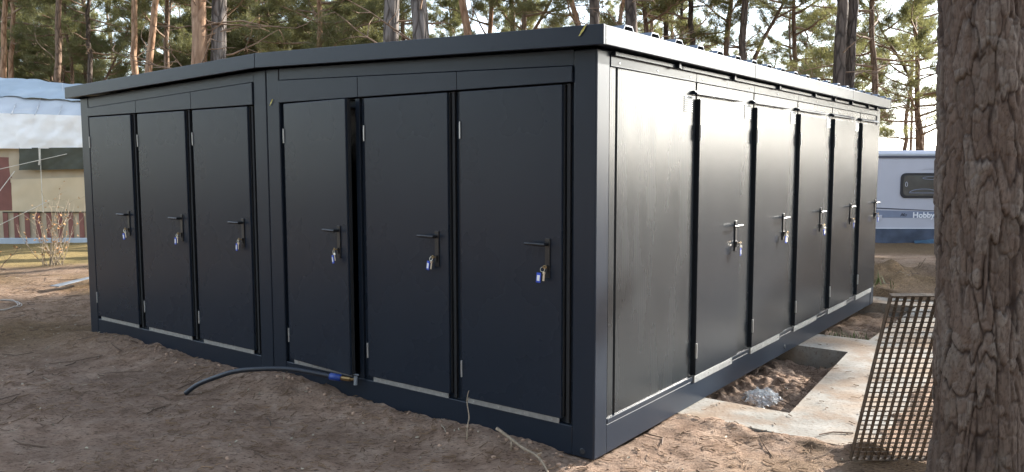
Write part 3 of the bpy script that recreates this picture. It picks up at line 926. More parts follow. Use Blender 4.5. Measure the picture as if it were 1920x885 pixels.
terr = np.floor(tf_ * 2.2) + sstep(.30, .62, tf_ * 2.2 - np.floor(tf_ * 2.2))
tilt = np.sin(ids * 40) * (wu - np.floor(wu) - .5)
def cv(f, zf, s): return fbm(np.cos(TT) * f + 3, np.sin(TT) * f + ZZ * zf, s, 4) + .6 * vnoise(np.cos(TT) * f * 2 + ZZ * zf, np.sin(TT) * f * 2 - ZZ * zf * .6, s + 9)
fis = (np.exp(-(cv(2.0, .5, 61) / .03) ** 2)) * np.clip(.4 + 1.6 * cw(2.6, 71), 0, 1)
fis = np.clip(fis, 0, 1)
disp = 0.010 * plate + 0.006 * (ids - .5) * plate + 0.0045 * sstep(0, .3, e2) + 0.006 * (ids2 - .5) * sstep(0, .2, e2)
disp += 0.0035 * cw(16, 37) + 0.006 * cw(1.2, 43) - 0.010 * fis + 0.0022 * np.clip(terr, -8, 8) + .004 * tilt
rad = 0.186 + 0.004 * (1.7 - ZZ) + 0.06 * np.exp(-np.maximum(ZZ + .05, 0) / .16) * (1 + .5 * np.cos(TT * 4 + 1)) + disp
cx0 = 0.010 * np.sin(ZZ * 1.1) - 0.039 * (ZZ - 1.3); 
V = np.stack([rad * np.cos(TT) + cx0, rad * np.sin(TT), ZZ], -1).reshape(-1, 3)
idx = np.arange(NT * NZ).reshape(NT, NZ); nx = np.roll(idx, -1, 0)
Fq = np.stack([idx[:, :-1], nx[:, :-1], nx[:, 1:], idx[:, 1:]], -1).reshape(-1, 4)
ckm = np.clip(.55 + 1.3 * cw(3.0, 51), 0, 1)
crack = (1 - sstep(0.0, 0.05 + .10 * ckm, edge)) * (.25 + .75 * ckm); flk = 1 - np.abs(2 * (tf_ * 2.2 - np.floor(tf_ * 2.2)) - .9)
crack = np.maximum(crack, .55 * sstep(.72, .95, flk))
crack = np.maximum(.9 * crack, .25 * (1 - sstep(0.0, .08, e2))); crack = np.maximum(crack, fis * .95)
tint = np.clip(.6 * ids + .4 * ids2, 0, 1)
NP = empty('pine_tree', (2.285, 3.93, 0.0))
tag(NP, 'thick rough-barked pine trunk right in the foreground at the right edge', 'tree')
fast_mesh('trunk', V, Fq, M['bark_near'], NP, True, {'crack': crack, 'tint': tint})
upper = MB(); upper.tube([(-0.08, 0, 3.38), (0.03, 0.02, 6), (.1, .05, 10), (.08, .1, 16)], [.20, .18, .14, .05], 20); upper.build('upper_trunk', M['bark_orange'], NP, 0, True)

# ------------------------------------------------------------------ pines
def tri_tubes(paths, n=5):
    """paths: list of (pts (k,3), radii (k)) -> verts, quads"""
    V = []; Fs = []; o = 0
    for P, rr in paths:
        P = np.asarray(P, float); k = len(P)
        T = np.gradient(P, axis=0); T /= np.linalg.norm(T, axis=1)[:, None] + 1e-9
        ref = np.array([.3, .2, .93]) if abs(T[0] @ np.array([.3, .2, .93])) < .9 else np.array([1., 0, 0])
        A = np.cross(T, ref); A /= np.linalg.norm(A, axis=1)[:, None] + 1e-9
        Bn = np.cross(T, A)
        an = np.arange(n) * 2 * np.pi / n
        ring = P[:, None] + np.asarray(rr)[:, None, None] * (np.cos(an)[None, :, None] * A[:, None] + np.sin(an)[None, :, None] * Bn[:, None])
        V.append(ring.reshape(-1, 3))
        i = np.arange((k - 1) * n); r = i // n; c = i % n
        Fs.append(np.stack([r * n + c, r * n + (c + 1) % n, (r + 1) * n + (c + 1) % n, (r + 1) * n + c], 1) + o)
        o += k * n
    return np.concatenate(V), np.concatenate(Fs)

def needles(C, D, per, ln, wd, rg):
    """tufts: centres C, directions D -> triangles"""
    n = len(C)
    C = np.repeat(C, per, 0); D = np.repeat(D, per, 0)
    d = D * 0.55 + rg.normal(0, .62, (n * per, 3)); d /= np.linalg.norm(d, axis=1)[:, None]
    L = ln * (0.6 + .7 * rg.random(n * per))[:, None]
    s = np.cross(d, rg.normal(0, 1, (n * per, 3))); s /= np.linalg.norm(s, axis=1)[:, None] + 1e-9
    base = C + rg.normal(0, ln * .35, (n * per, 3))
    V = np.stack([base - s * wd * .5, base + s * wd * .5, base + d * L], 1).reshape(-1, 3)
    return V, np.arange(len(V)).reshape(-1, 3)

def limb_path(p0, az, el, L, rg, k=7, wob=.12, curve=.25):
    P = [np.array(p0, float)]
    d = np.array([math.cos(az) * math.cos(el), math.sin(az) * math.cos(el), math.sin(el)])
    for i in range(k - 1):
        d = d + rg.normal(0, wob, 3) + np.array([0, 0, curve / k]); d /= np.linalg.norm(d)
        P.append(P[-1] + d * L / (k - 1))
    return np.array(P)

CURVE = {}
def make_pine(seed, h=15.0, r=0.15, z0=6.0, fork=None, nl=30, dens=1.0, dead=8, ln=.15, wd=.018, per=12, spread=2.6, wob=.05):
    rg = np.random.default_rng(seed)
    k = 26
    zs = np.linspace(-.2, h, k)
    ox = np.cumsum(rg.normal(0, wob, k)) * .7; oy = np.cumsum(rg.normal(0, wob, k)) * .7
    ox -= np.interp(0, zs, ox); oy -= np.interp(0, zs, oy)
    ox[:4] *= .3; oy[:4] *= .3
    TP = np.stack([ox, oy, zs], 1)
    rr = r * (1 - .82 * np.clip(zs / h, 0, 1) ** 1.1) + .06 * np.exp(-np.maximum(zs, 0) / .3)
    paths = [(TP, rr)]
    stems = [TP]
    if fork:
        zf = fork; i0 = int(np.argmin(abs(zs - zf))); az = rg.uniform(0, 2 * np.pi) * 0 + 0.3
        FP = limb_path(TP[i0], az, R(62), (h - zf) * .85, rg, 12, .06, .5)
        paths.append((FP, np.linspace(rr[i0] * .8, .02, 12))); stems.append(FP)
    tv, tf = tri_tubes(paths, 12)
    limbs = []; C = []; D = []
    def at(stem, z): return np.array([np.interp(z, stem[:, 2], stem[:, j]) for j in range(3)])
    for i in range(dead):
        z = rg.uniform(2.6, max(3.2, z0 + 1)); az = rg.uniform(0, 2 * np.pi); L = rg.uniform(.5, 2.0)
        P = limb_path(at(TP, z), az, R(rg.uniform(-15, 30)), L, rg, 6, .22, .1)
        limbs.append((P, np.linspace(.019, .005, 6)))
        for j in range(rg.integers(1, 4)):
            q = P[rg.integers(2, 6)]
            limbs.append((limb_path(q, az + rg.normal(0, .8), R(rg.uniform(-20, 40)), L * rg.uniform(.25, .5), rg, 4, .25), np.linspace(.011, .004, 4)))
    for i in range(nl):
        st = stems[i % len(stems)]
        t = (i + rg.random()) / nl
        z = z0 + (h - z0 - .2) * t ** .9
        if z > st[:, 2].max(): z = st[:, 2].max() - .1
        if z < st[:, 2].min(): st = TP
        prof = math.sin(math.pi * min(1, .22 + .78 * t)) ** .7 * (1 - .35 * t)
        L = spread * prof * rg.uniform(.6, 1.15) + .3
        az = i * 2.4 + rg.normal(0, .4); el = R(-5 + 50 * t + rg.normal(0, 8))
        P = limb_path(at(st, z), az, el, L, rg, 7, .14, .35)
        limbs.append((P, np.linspace(.018 + .012 * L, .007, 7)))
        nbr = int(5 + 2.5 * L)
        for j in range(nbr):
            s = .30 + .70 * (j + rg.random()) / nbr
            q = np.array([np.interp(s * 6, range(7), P[:, c]) for c in range(3)])
            a2 = az + rg.choice([-1, 1]) * rg.uniform(.4, 1.2)
            l2 = L * rg.uniform(.16, .38) * (1.25 - .5 * s)
            Q = limb_path(q, a2, R(rg.uniform(0, 45)), l2, rg, 4, .18, .4)
            limbs.append((Q, np.linspace(.010, .004, 4)))
            nt_ = int((6 + 14 * l2) * dens)
            ss = .35 + .65 * rg.random(nt_)
            pts = np.stack([np.interp(ss * 3, range(4), Q[:, c]) for c in range(3)], 1)
            dirn = (Q[-1] - Q[0]) / (np.linalg.norm(Q[-1] - Q[0]) + 1e-9)
            C.append(pts + rg.normal(0, .06 + .03 * l2, (nt_, 3)) * np.array([1, 1, .6]))
            D.append(np.repeat((dirn + np.array([0, 0, .35]))[None], nt_, 0))
    lv, lf = tri_tubes(limbs, 4)
    C = np.concatenate(C); D = np.concatenate(D)
    nv, nf = needles(C, D, per, ln, wd, rg)
    e = empty('pine_tree'); CURVE[e.name] = TP
    fast_mesh('trunk', tv, tf, M['bark_brown'], e, True)
    fast_mesh('branches', lv, lf, M['limb'], e, True)['kind'] = 'stuff'
    fast_mesh('crown', nv, nf, M['needles'], e)
    return e

VAR = {
    'tall': make_pine(11, 16, .15, 8.0, None, 30, 1.0, 10),
    'tall2': make_pine(12, 15, .15, 6.5, None, 34, 1.0, 12, wob=.07),
    'fork': make_pine(13, 14, .15, 6.0, 3.6, 34, 1.0, 9, wob=.06),
    'low': make_pine(14, 12, .14, 3.6, None, 44, 1.15, 6, spread=2.9, wob=.07),
    'low2': make_pine(15, 11, .14, 3.0, 5.0, 46, 1.1, 8, spread=3.1, wob=.09),
    'sparse': make_pine(16, 13, .14, 4.5, None, 26, .7, 18, spread=3.0, wob=.07),
    'young': make_pine(17, 7.5, .09, 1.4, None, 44, 1.1, 4, spread=2.3, wob=.04),
}
TCUR = {k: CURVE[v.name] for k, v in VAR.items()}
USED = set()
def plant(var, x, y, tiltx, rz, s, bark, label, group, tilty=0.0, zfit=None):
    src = VAR[var]
    if var not in USED:
        o = src; USED.add(var)
    else:
        o = copy_tree(src)
    if zfit:     # trunks are crooked: stand this one so that it passes where the real trunk does at that height
        tp = TCUR[var]; q = [np.interp(zfit / s, tp[:, 2], tp[:, j]) * s for j in (0, 1)]
        x -= q[0] * math.cos(rz) - q[1] * math.sin(rz)
    o.location = (x, y, hz(x, y) - .05)
    # lean in the picture plane, turned about the trunk first
    o.rotation_euler = (Matrix.Rotation(tiltx, 4, 'Y') @ Matrix.Rotation(tilty, 4, 'X') @ Matrix.Rotation(rz, 4, 'Z')).to_euler()
    o.scale = (s, s, s)
    for ch in o.children:
        if ch.name.split('.')[0] == 'trunk':
            ch.material_slots[0].link = 'OBJECT'
            ch.material_slots[0].material = M[bark]
    tag(o, label, 'tree', group)
    return o
GP = 'pines standing behind the container'
TREES = [
    ('tall', -20.56, 32.6, 0.079, 1.49, 1.0, 'bark_orange', 'thin orange pine trunk at the very left edge above the tarp roof'),
    ('tall2', -22.16, 35.9, 0.066, 3.42, 1.0, 'bark_orange', 'thin orange pine trunk just right of the one at the very left edge'),
    ('tall', -16.97, 29.9, 0.089, 2.32, 1.0, 'bark_brown', 'straight brown pine trunk rising behind the right half of the tarp roof'),
    ('tall2', -22.7, 41.0, 0.056, 3.79, 0.8, 'bark_brown', 'thin pine trunk close behind the straight brown one above the tarp roof'),
    ('fork', -18.86, 35.9, -0.054, 0.13, 0.8, 'bark_brown', 'thin leaning pine trunk between the tarp roof trunk and the dark straight one'),
    ('tall2', -17.7, 34.1, 0.046, 0.41, 0.95, 'bark_dark', 'dark straight pine trunk just above the left end of the container roof'),
    ('tall', -13.7, 29.9, 0.016, 0.08, 1.0, 'bark_orange', 'left trunk of the orange pair above the left slope of the roof'),
    ('tall2', -17.84, 37.9, 0.113, 5.26, 0.95, 'bark_orange', 'leaning right trunk of the orange pair above the left slope of the roof'),
    ('tall', -13.65, 29.0, 0.166, 1.63, 1.05, 'bark_orange', 'pale orange leaning pine trunk right of the orange pair'),
    ('fork', -13.97, 32.6, 0.062, -0.27, 1.0, 'bark_brown', 'crooked brown pine trunk right of the pale orange leaning one'),
    ('tall2', -7.97, 19.4, 0.147, 6.25, 1.35, 'bark_orange', 'thick orange pine trunk leaning beside the thick grey one'),
    ('tall', -7.15, 19.4, 0.053, 2.95, 1.35, 'bark_grey', 'thick grey-barked pine trunk beside the thick orange one, left of the ridge'),
    ('fork', -14.21, 43.6, -0.009, 0.34, 0.85, 'bark_orange', 'thin orange pine trunk between the thick grey pine and the roof ridge'),
    ('tall', -11.2, 37.9, -0.048, 2.99, 0.95, 'bark_orange', 'slim orange pine trunk standing just left of the roof ridge'),
    ('young', -5.62, 20.6, 0.037, 4.01, 0.45, 'bark_grey', 'very thin pale trunk right of the roof ridge'),
    ('low', -6.75, 29.0, 0.007, 0.95, 1.05, 'bark_orange', 'orange pine trunk with dense low crown right of the roof ridge'),
    ('low2', -6.1, 40.4, -0.116, 3.99, 0.9, 'bark_dark', 'thin dark pine trunk between the orange one and the two thick grey ones'),
    ('tall', -3.0, 19.3, 0.043, 5.45, 1.4, 'bark_grey', 'left of the two thick grey pines over the middle of the roof'),
    ('tall2', -4.03, 34.1, -0.063, 3.29, 0.95, 'bark_brown', 'thin brown trunk half hidden between the two thick grey pines'),
    ('tall2', -2.03, 18.6, 0.0, 4.66, 1.45, 'bark_grey', 'right of the two thick grey pines over the middle of the roof'),
    ('tall', -0.45, 26.3, -0.159, 4.22, 1.1, 'bark_orange', 'leaning orange-brown pine trunk right of the two thick grey pines'),
    ('fork', -1.18, 32.6, 0.048, -0.44, 1.0, 'bark_orange', 'reddish forked pine trunk above the right half of the roof'),
    ('tall', 0.29, 32.6, -0.034, 4.76, 1.0, 'bark_brown', 'left trunk of the slim brown pair left of the roof corner'),
    ('sparse', 0.04, 29.9, 0.059, 3.71, 1.0, 'bark_brown', 'right trunk of the slim brown pair left of the roof corner'),
    ('fork', 4.58, 27.6, -0.352, -0.2, 1.0, 'bark_orange', 'bent reddish pine trunk leaning towards the roof corner'),
    ('tall', 2.34, 22.7, -0.016, 0.19, 1.2, 'bark_dark', 'dark grey pine trunk right above the roof corner'),
    ('tall2', 3.3, 21.4, -0.045, 5.44, 1.25, 'bark_dark', 'thick dark pine trunk just right of the roof corner'),
    ('sparse', 5.25, 29.9, -0.059, 2.97, 1.0, 'bark_brown', 'reddish brown trunk right of the thick dark pine by the corner'),
    ('tall2', 6.71, 40.4, 0.011, 4.51, 0.9, 'bark_brown', 'thin brown trunk touching the right side of the reddish one'),
    ('tall', 6.26, 32.6, -0.029, 5.52, 1.0, 'bark_dark', 'straight dark trunk, first of three slim ones over the side roof'),
    ('sparse', 7.57, 35.9, -0.034, 4.48, 1.0, 'bark_dark', 'straight dark trunk, second of three slim ones over the side roof'),
    ('tall2', 6.61, 29.9, -0.023, 5.78, 1.0, 'bark_dark', 'straight dark trunk, third of three slim ones over the side roof'),
    ('fork', 7.5, 29.9, 0.039, -0.11, 1.0, 'bark_brown', 'forked reddish pine over the side roof'),
    ('tall', 7.9, 28.2, -0.01, 5.03, 1.1, 'bark_dark', 'dark grey pine right of the forked reddish one'),
    ('sparse', 11.05, 32.6, 0.003, 2.79, 1.0, 'bark_brown', 'reddish pine with wide branches over the far half of the side roof'),
    ('fork', 14.26, 41.0, -0.063, 0.44, 0.8, 'bark_brown', 'thin trunk pressed to the left of the reddish pine with wide branches'),
    ('tall', 8.86, 22.4, -0.004, 5.52, 1.25, 'bark_dark', 'left trunk of the thick dark twin pines near the far roof end'),
    ('tall2', 9.25, 22.7, -0.004, 0.61, 1.2, 'bark_dark', 'right trunk of the thick dark twin pines near the far roof end'),
    ('sparse', 12.68, 29.0, -0.009, 0.85, 1.05, 'bark_brown', 'crooked pine with airy branches at the far end of the side roof'),
]
for var, x, y, tl, rz, sc_, bark, lab in TREES:
    plant(var, x, y, tl, rz, sc_, bark, lab, GP, zfit=1.75 + y * .165)
BGP = 'pines further back in the wood'
BL = 'pine further back in the wood behind the container'
rb = random.Random(5)
rb2 = random.Random(9)
# pines out to the right of the picture, whose shade falls across the soil and the slab
for var, x, y, rz, s_ in (('low', 13.6, 9.2, .5, 1.0), ('sparse', 19.5, 9.0, 2.0, 1.05), ('low2', 20.5, 22.0, 1.1, 1.1), ('tall', 25.0, 14.0, 3.0, 1.0), ('low', 25.5, 22.5, 4.0, 1.1), ('low2', 23.0, 25.5, 2.0, 1.1)):
    plant(var, x, y, .02, rz, s_, 'bark_orange', 'pine standing out to the right beyond the thick near pine', 'pines to the right of the clearing')
for var, x, y, rz, s_ in (('low2', 19.5, 27.0, .4, 1.0), ('low', 33.0, 34.0, 2.4, 1.05)):
    plant(var, x, y, .02, rz, s_, 'bark_brown', 'pine at the edge of the clearing on the right, out beyond the caravan', 'pines at the edge of the clearing on the right')
for k in range(16):  # unseen row added to darken the lower reflections in the side doors
    az = 37 + k * 2.3 + rb2.uniform(-.8, .8); d = rb2.uniform(20, 27)
    plant('young', d * math.sin(R(az)), d * math.cos(R(az)), .0, rb2.uniform(0, 6.28), rb2.uniform(.26, .38), 'bark_brown', 'low unseen young pine added on the right to darken the side door reflections', 'young pines added out of view on the right')
for x, y, s_ in ((15.6, 19.3, .55), (17.6, 20.2, .62), (20.2, 21.4, .7)):  # added blockers out of view, dimming the sky reflected in the far side doors
    plant('young', x, y, 0, x, s_, 'bark_brown', 'unseen young pine added on the right to dim the far side doors', 'taller young pines added to dim the far side doors')
# the wood the photographer stands in
for var, x, y, rz, s_ in (('low', -7.0, -9.5, .5, 1.1), ('low2', -13.0, -5.0, 2.0, 1.1), ('tall2', -4.0, -6.0, 1.0, 1.0), ('low', -16.0, -12.0, 4.0, 1.2), ('low2', -3.0, -15.0, 5.0, 1.2), ('low', -11.5, -17.0, 3.0, 1.3),
                          ('low2', -20.0, -3.0, 3.7, 1.1), ('low', 3.5, -11.0, 2.2, 1.1), ('low', -23.0, -11.0, 0.2, 1.3)):
    plant(var, x, y, .02, rz, s_, 'bark_brown', 'pine in the wood behind the camera', 'pines behind the camera')
plant('low2', 16.9, 34.0, -.02, 2.2, 1.0, 'bark_brown', 'airy pine with drooping branches seen over the caravan roof, nearest to the thick near trunk', GP)
plant('sparse', 22.6, 47.0, .01, 4.0, 1.0, 'bark_brown', 'thin airy pine seen just right of the far roof end over the caravan', GP)
plant('sparse', 8.9, 46.0, .01, 1.0, 1.0, 'bark_brown', 'far airy pine over the near half of the side roof', GP)
def bgspots():
    out = []
    # dense wood to the left and straight ahead, thinning out to the right
    for k in range(44):
        az = rb.uniform(-37, -10) if k < 36 else rb.uniform(-12, 6); d = rb.uniform(42, 64)
        out.append((az, d, rb.choice(['low', 'low2', 'low', 'low2', 'tall2', 'young'])))
    for k in range(11):
        az = rb.uniform(4, 30); d = rb.uniform(42, 70)
        out.append((az, d, rb.choice(['sparse', 'sparse', 'low2', 'tall2', 'fork'])))
    return out
for az, d, var in bgspots():
    x, y = d * math.sin(R(az)), d * math.cos(R(az))
    plant(var, x, y, rb.uniform(-.04, .04), rb.uniform(0, 6.28), rb.uniform(.8, 1.15), rb.choice(['bark_orange', 'bark_brown', 'bark_brown', 'bark_dark']), BL, BGP)
# the far wood, one mass
def far_wood():
    C = []; Dn = []; paths = []
    rg = np.random.default_rng(77)
    n = 0
    for k in range(310):
        left = k < 150
        az = rg.uniform(-100, -9) if left else rg.uniform(-10, 40)
        d = rg.uniform(64, 125)
        if k >= 186: az = rg.uniform(112, 262); d = rg.uniform(26, 60)
        x, y = d * math.sin(R(az)), d * math.cos(R(az))
        hh = rg.uniform(9, 19) if left else rg.uniform(8, 12); zc = rg.uniform(1.0, 6.0) if left else (rg.uniform(.4, 3) if k >= 186 else rg.uniform(3, 8))
        if -100 < az < -66: zc = rg.uniform(5, 8)  # crowns raised in this unseen sector for a reflected glow on the left doors
        g0 = 0
        paths.append((np.array([[x, y, g0 - .5], [x + rg.normal(0, .3), y, hh * .5], [x + rg.normal(0, .5), y, hh]]), np.array([.17, .12, .03])))
        m = 150 if left else (110 if k >= 186 else 45)
        t = rg.random(m) ** .9
        zz = zc + (hh - zc) * t
        rad = (2.6 * np.sin(np.pi * (.15 + .8 * t)) + .3) * np.sqrt(rg.random(m))
        a = np.round(rg.random(m) * 9) / 9 * 2 * np.pi + rg.normal(0, .25, m)
        C.append(np.stack([x + rad * np.cos(a), y + rad * np.sin(a), zz + .25 * rad + rg.normal(0, .2, m)], 1))
        Dn.append(np.stack([np.cos(a), np.sin(a), np.full(m, .5)], 1))
    C = np.concatenate(C); Dn = np.concatenate(Dn)
    C2 = np.repeat(C, 3, 0) + rg.normal(0, .28, (len(C) * 3, 3)) * np.array([1, 1, .5]); D2 = np.repeat(Dn, 3, 0)
    nv, nf = needles(C2, D2, 6, .34, .05, rg)
    # bare limbs showing between the needles
    sel = rg.random(len(C)) < .16
    Lc = C[sel]; Ld = Dn[sel] + rg.normal(0, .3, (sel.sum(), 3)); Ld /= np.linalg.norm(Ld, axis=1)[:, None]
    ls = np.cross(Ld, np.array([0, 0, 1.0])); ls /= np.linalg.norm(ls, axis=1)[:, None] + 1e-9
    ls = ls * .4 + np.array([0, 0, .6]); ll = rg.uniform(.8, 2.4, len(Lc))[:, None]
    lv_ = np.stack([Lc - Ld * ll - ls * .035, Lc - Ld * ll + ls * .035, Lc + Ld * ll * .4], 1).reshape(-1, 3)
    lf_ = np.arange(len(lv_)).reshape(-1, 3)
    tv, tf = tri_tubes(paths, 5)
    tr = np.concatenate([tf[:, [0, 1, 2]], tf[:, [0, 2, 3]]])
    V = np.concatenate([nv, tv, lv_]); F = np.concatenate([nf, tr + len(nv), lf_ + len(nv) + len(tv)])
    mi = np.concatenate([np.zeros(len(nf), int), np.ones(len(tr), int), np.full(len(lf_), 2)])
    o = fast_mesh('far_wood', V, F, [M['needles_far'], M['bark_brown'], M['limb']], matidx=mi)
    tag(o, 'distant pine wood behind everything', kind='stuff')
far_wood()
# ------------------------------------------------------------------ awning under a tarp roof (left)
AW = empty('tarp_covered_awning', (-10.4, 17.6, hz(-10.4, 17.6)))
tag(AW, 'camping awning of red and beige canvas under a high blue and silver tarp roof', 'awning')
def sheet(name, m, P00, P10, P11, P01, nu, nv, amp, seed, parent=AW, fold=0.0, fu=3.0):
    """wrinkled cloth between four corners"""
    u, v = np.meshgrid(np.linspace(0, 1, nu), np.linspace(0, 1, nv), indexing='ij')
    P00, P10, P11, P01 = [np.array(p, float) for p in (P00, P10, P11, P01)]
    Pt = (P00[None, None] * ((1 - u) * (1 - v))[..., None] + P10 * (u * (1 - v))[..., None] + P11 * (u * v)[..., None] + P01 * ((1 - u) * v)[..., None])
    nrm = np.cross(P10 - P00, P01 - P00); nrm = nrm / np.linalg.norm(nrm)
    if nrm[1] > 0: nrm = -nrm
    lu = np.linalg.norm(P10 - P00); lv = np.linalg.norm(P01 - P00)
    d = amp * (fbm(u * lu * 1.6, v * lv * 1.6, seed, 4) + .8 * np.abs(fbm(u * lu * 2.6 + v * 2, v * lv * 1.1, seed + 3, 3)))
    d += fold * np.abs(np.sin(u * np.pi * fu)) ** .5
    Pt = Pt + d[..., None] * nrm
    return fast_mesh(name, Pt.reshape(-1, 3), grid_faces(nu, nv), M[m], parent, True)
XL, XR = -5.0, 2.2     # local extent, picture shows -0.9 .. 1.2
# roof of two tarps: upper one blue grey, lower lap paler
sheet('roof_tarp', 'tarp_blue', (XL, 1.6, 4.0), (XR, 1.6, 3.36), (XR, .62, 2.98), (XL, .62, 3.42), 90, 26, .05, 3, fold=.03, fu=14)
sheet('roof_tarp', 'tarp_grey', (XL, .70, 3.42), (XR, .70, 2.98), (XR, 0.02, 2.66), (XL, 0.02, 2.92), 90, 24, .05, 9, fold=.03, fu=14)
sheet('back_roof_tarp', 'tarp_blue', (XL, 1.6, 3.99), (XR, 1.6, 3.35), (XR, 3.6, 2.5), (XL, 3.6, 2.5), 30, 12, .03, 19)
sheet('side_tarp', 'tarp_silver', (XL, 0.0, 2.94), (XR, 0.0, 2.69), (XR, -.06, 2.03), (XL, -.06, 2.03), 110, 24, .06, 15, fold=.035, fu=18)
for k in range(15):
    x = XL + .2 + k * .5
    f = (x - XL) / (XR - XL)
    b = MB(); b.tube([(x, -.03, 2.93 - .25 * f), (x - .25, .64, 3.40 - .42 * f), (x - .75, 1.58, 3.99 - .60 * (f - .08))], .012, 5); b.build('roof_batten', M['tarp_grey'], AW)
# canvas walls below
sheet('canvas_wall', 'beige', (-.44, .03, 2.06), (XR, .03, 2.06), (XR, .03, 1.30), (-.44, .03, 1.30), 40, 12, .05, 25)
sheet('canvas_window_flap', 'beige2', (-.40, -.015, 1.37), (XR, -.015, 1.45), (XR, -.015, .66), (-.40, -.015, .66), 40, 14, .05, 27)
sheet('red_wall', 'brick_red', (XL, .05, 1.98), (-.30, .052, 1.84), (-.42, .052, .70), (XL, .05, .70), 30, 14, .02, 29)
sheet('pale_wall_strip', 'beige', (XL, .06, 2.08), (-.1, .06, 2.08), (-.1, .06, 1.80), (XL, .07, 1.80), 30, 6, .01, 30)
sheet('rolled_valance', 'olive', (-.15, -.10, 2.05), (XR, -.10, 2.05), (XR, -.13, 1.60), (-.13, -.13, 1.57), 60, 16, .07, 33)
sheet('skirt', 'beige', (XL, .01, .69), (XR, .01, .69), (XR, .01, .10), (XL, .01, .10), 40, 6, .01, 35)
for k in range(26):
    x = -3.9 + k * .235
    q = MB().box(x, x + .10, -.025, -.008, .11, .665); q.build('skirt_stripe', M['brick_red'], AW)
MB().box(XL, XR, -.06, .0, -.05, .105).build('ground_strip', M['ground_strip'], AW, .01)
MB().tube([(-.60, -.03, .665), (XR, -.03, .665)], .012, 6).build('window_rod', M['olive'], AW)
for P in ([(1.15, -.05, 1.98), (-.95, -.55, 1.45), (-2.8, -1.0, .95)], [(-.24, -.12, 1.55), (-.95, -.9, .1)], [(.33, -.12, 2.06), (.33, -.14, 1.2), (.34, -.15, .66)], [(.9, -.9, .95), (-.7, -1.2, .12)]):
    MB().tube(P, .008, 5).build('guy_rope', M['rope'], AW)
b = MB(); b.tube([(.33, -.15, 2.02), (.335, -.16, 1.8), (.31, -.16, 1.68)], .016, 6); b.build('strap', M['rope'], AW)
for sgn in (XL + .3, 0.3, XR - .3):
    MB().tube([(sgn, 1.2, 0), (sgn, 1.6, 3.3)], .03, 8).build('pole', M['zinc'], AW)

# bare bushes in front of the awning
def bush(x, y, n, h, spread, nleaf, label, seed):
    rg = np.random.default_rng(seed)
    e = empty('bush', (x, y, hz(x, y) - .02)); tag(e, label, 'bush')
    paths = []; L = []
    for i in range(n):
        az = rg.uniform(0, 6.28); el = R(rg.uniform(48, 86)); l = h * rg.uniform(.55, 1.08)
        P = limb_path((rg.normal(0, .09), rg.normal(0, .09), 0), az, el, l, rg, 8, .10, .1)
        P[:, :2] *= spread
        paths.append((P, np.linspace(.008, .002, 8)))
        for j in range(rg.integers(3, 7)):
            q = P[rg.integers(2, 8)]
            Q = limb_path(q, rg.uniform(0, 6.28), R(rg.uniform(15, 70)), l * rg.uniform(.15, .4), rg, 5, .2)
            paths.append((Q, np.linspace(.0035, .0015, 5))); L += [Q[k_] for k_ in range(1, 5)]
    v, f = tri_tubes(paths, 5)
    fast_mesh('stems', v, f, M['twig'] if seed % 2 else M['root'], e, True)
    L = np.array(L); L = L[rg.permutation(len(L))[:nleaf]]
    d = rg.normal(0, 1, (len(L), 3)); d /= np.linalg.norm(d, axis=1)[:, None]
    s = np.cross(d, rg.normal(0, 1, (len(L), 3))); s /= np.linalg.norm(s, axis=1)[:, None]
    V = np.stack([L, L + d * .022 + s * .012, L + d * .05, L + d * .022 - s * .012], 1).reshape(-1, 3)
    fast_mesh('leaves', V, np.arange(len(V)).reshape(-1, 4), M['orange_leaf'], e)
bush(-7.75, 13.7, 20, 1.15, .95, 150, 'bare bush with a few orange leaves before the beige canvas', 4)
bush(-8.55, 13.3, 8, .75, 1.1, 30, 'small bare bush at the left edge beside the larger bush', 5)

# zinc sheet on the ground and a loop of wire
px_, py_ = -6.15, 11.45
ZS = MB(); ZS.add([(-.11, -.34, .0), (.11, -.34, .01), (.11, .34, .10), (-.11, .34, .07), (-.11, -.34, .012), (.11, -.34, .022), (.11, .34, .112), (-.11, .34, .082)], [(0, 3, 2, 1), (4, 5, 6, 7), (0, 1, 5, 4), (1, 2, 6, 5), (2, 3, 7, 6), (3, 0, 4, 7)])
zs_ = ZS.build('metal_sheet', M['zinc'], None, .002, False, (px_, py_, hz(px_, py_) + .05), (0, 0, R(-33)))
tag(zs_, 'pale strip of sheet metal lying on the soil left of the container', 'metal sheet')
wx, wy = -6.55, 10.0
P = [Vector((wx + (.34 + .03 * math.sin(3 * a)) * math.cos(a), wy + (.30 + .02 * math.cos(5 * a)) * math.sin(a), 0)) for a in np.linspace(0, 4.6 * math.pi, 60)]
for i, p in enumerate(P): p.x += i * .001; p.z = hz(p.x, p.y) + .015 + .02 * abs(math.sin(i * .4))
tag(MB().tube(P, .006, 5).build('wire_coil', M['wire'], None, 0, True), 'loop of thin pale cable lying on the soil at the left edge', 'cable')
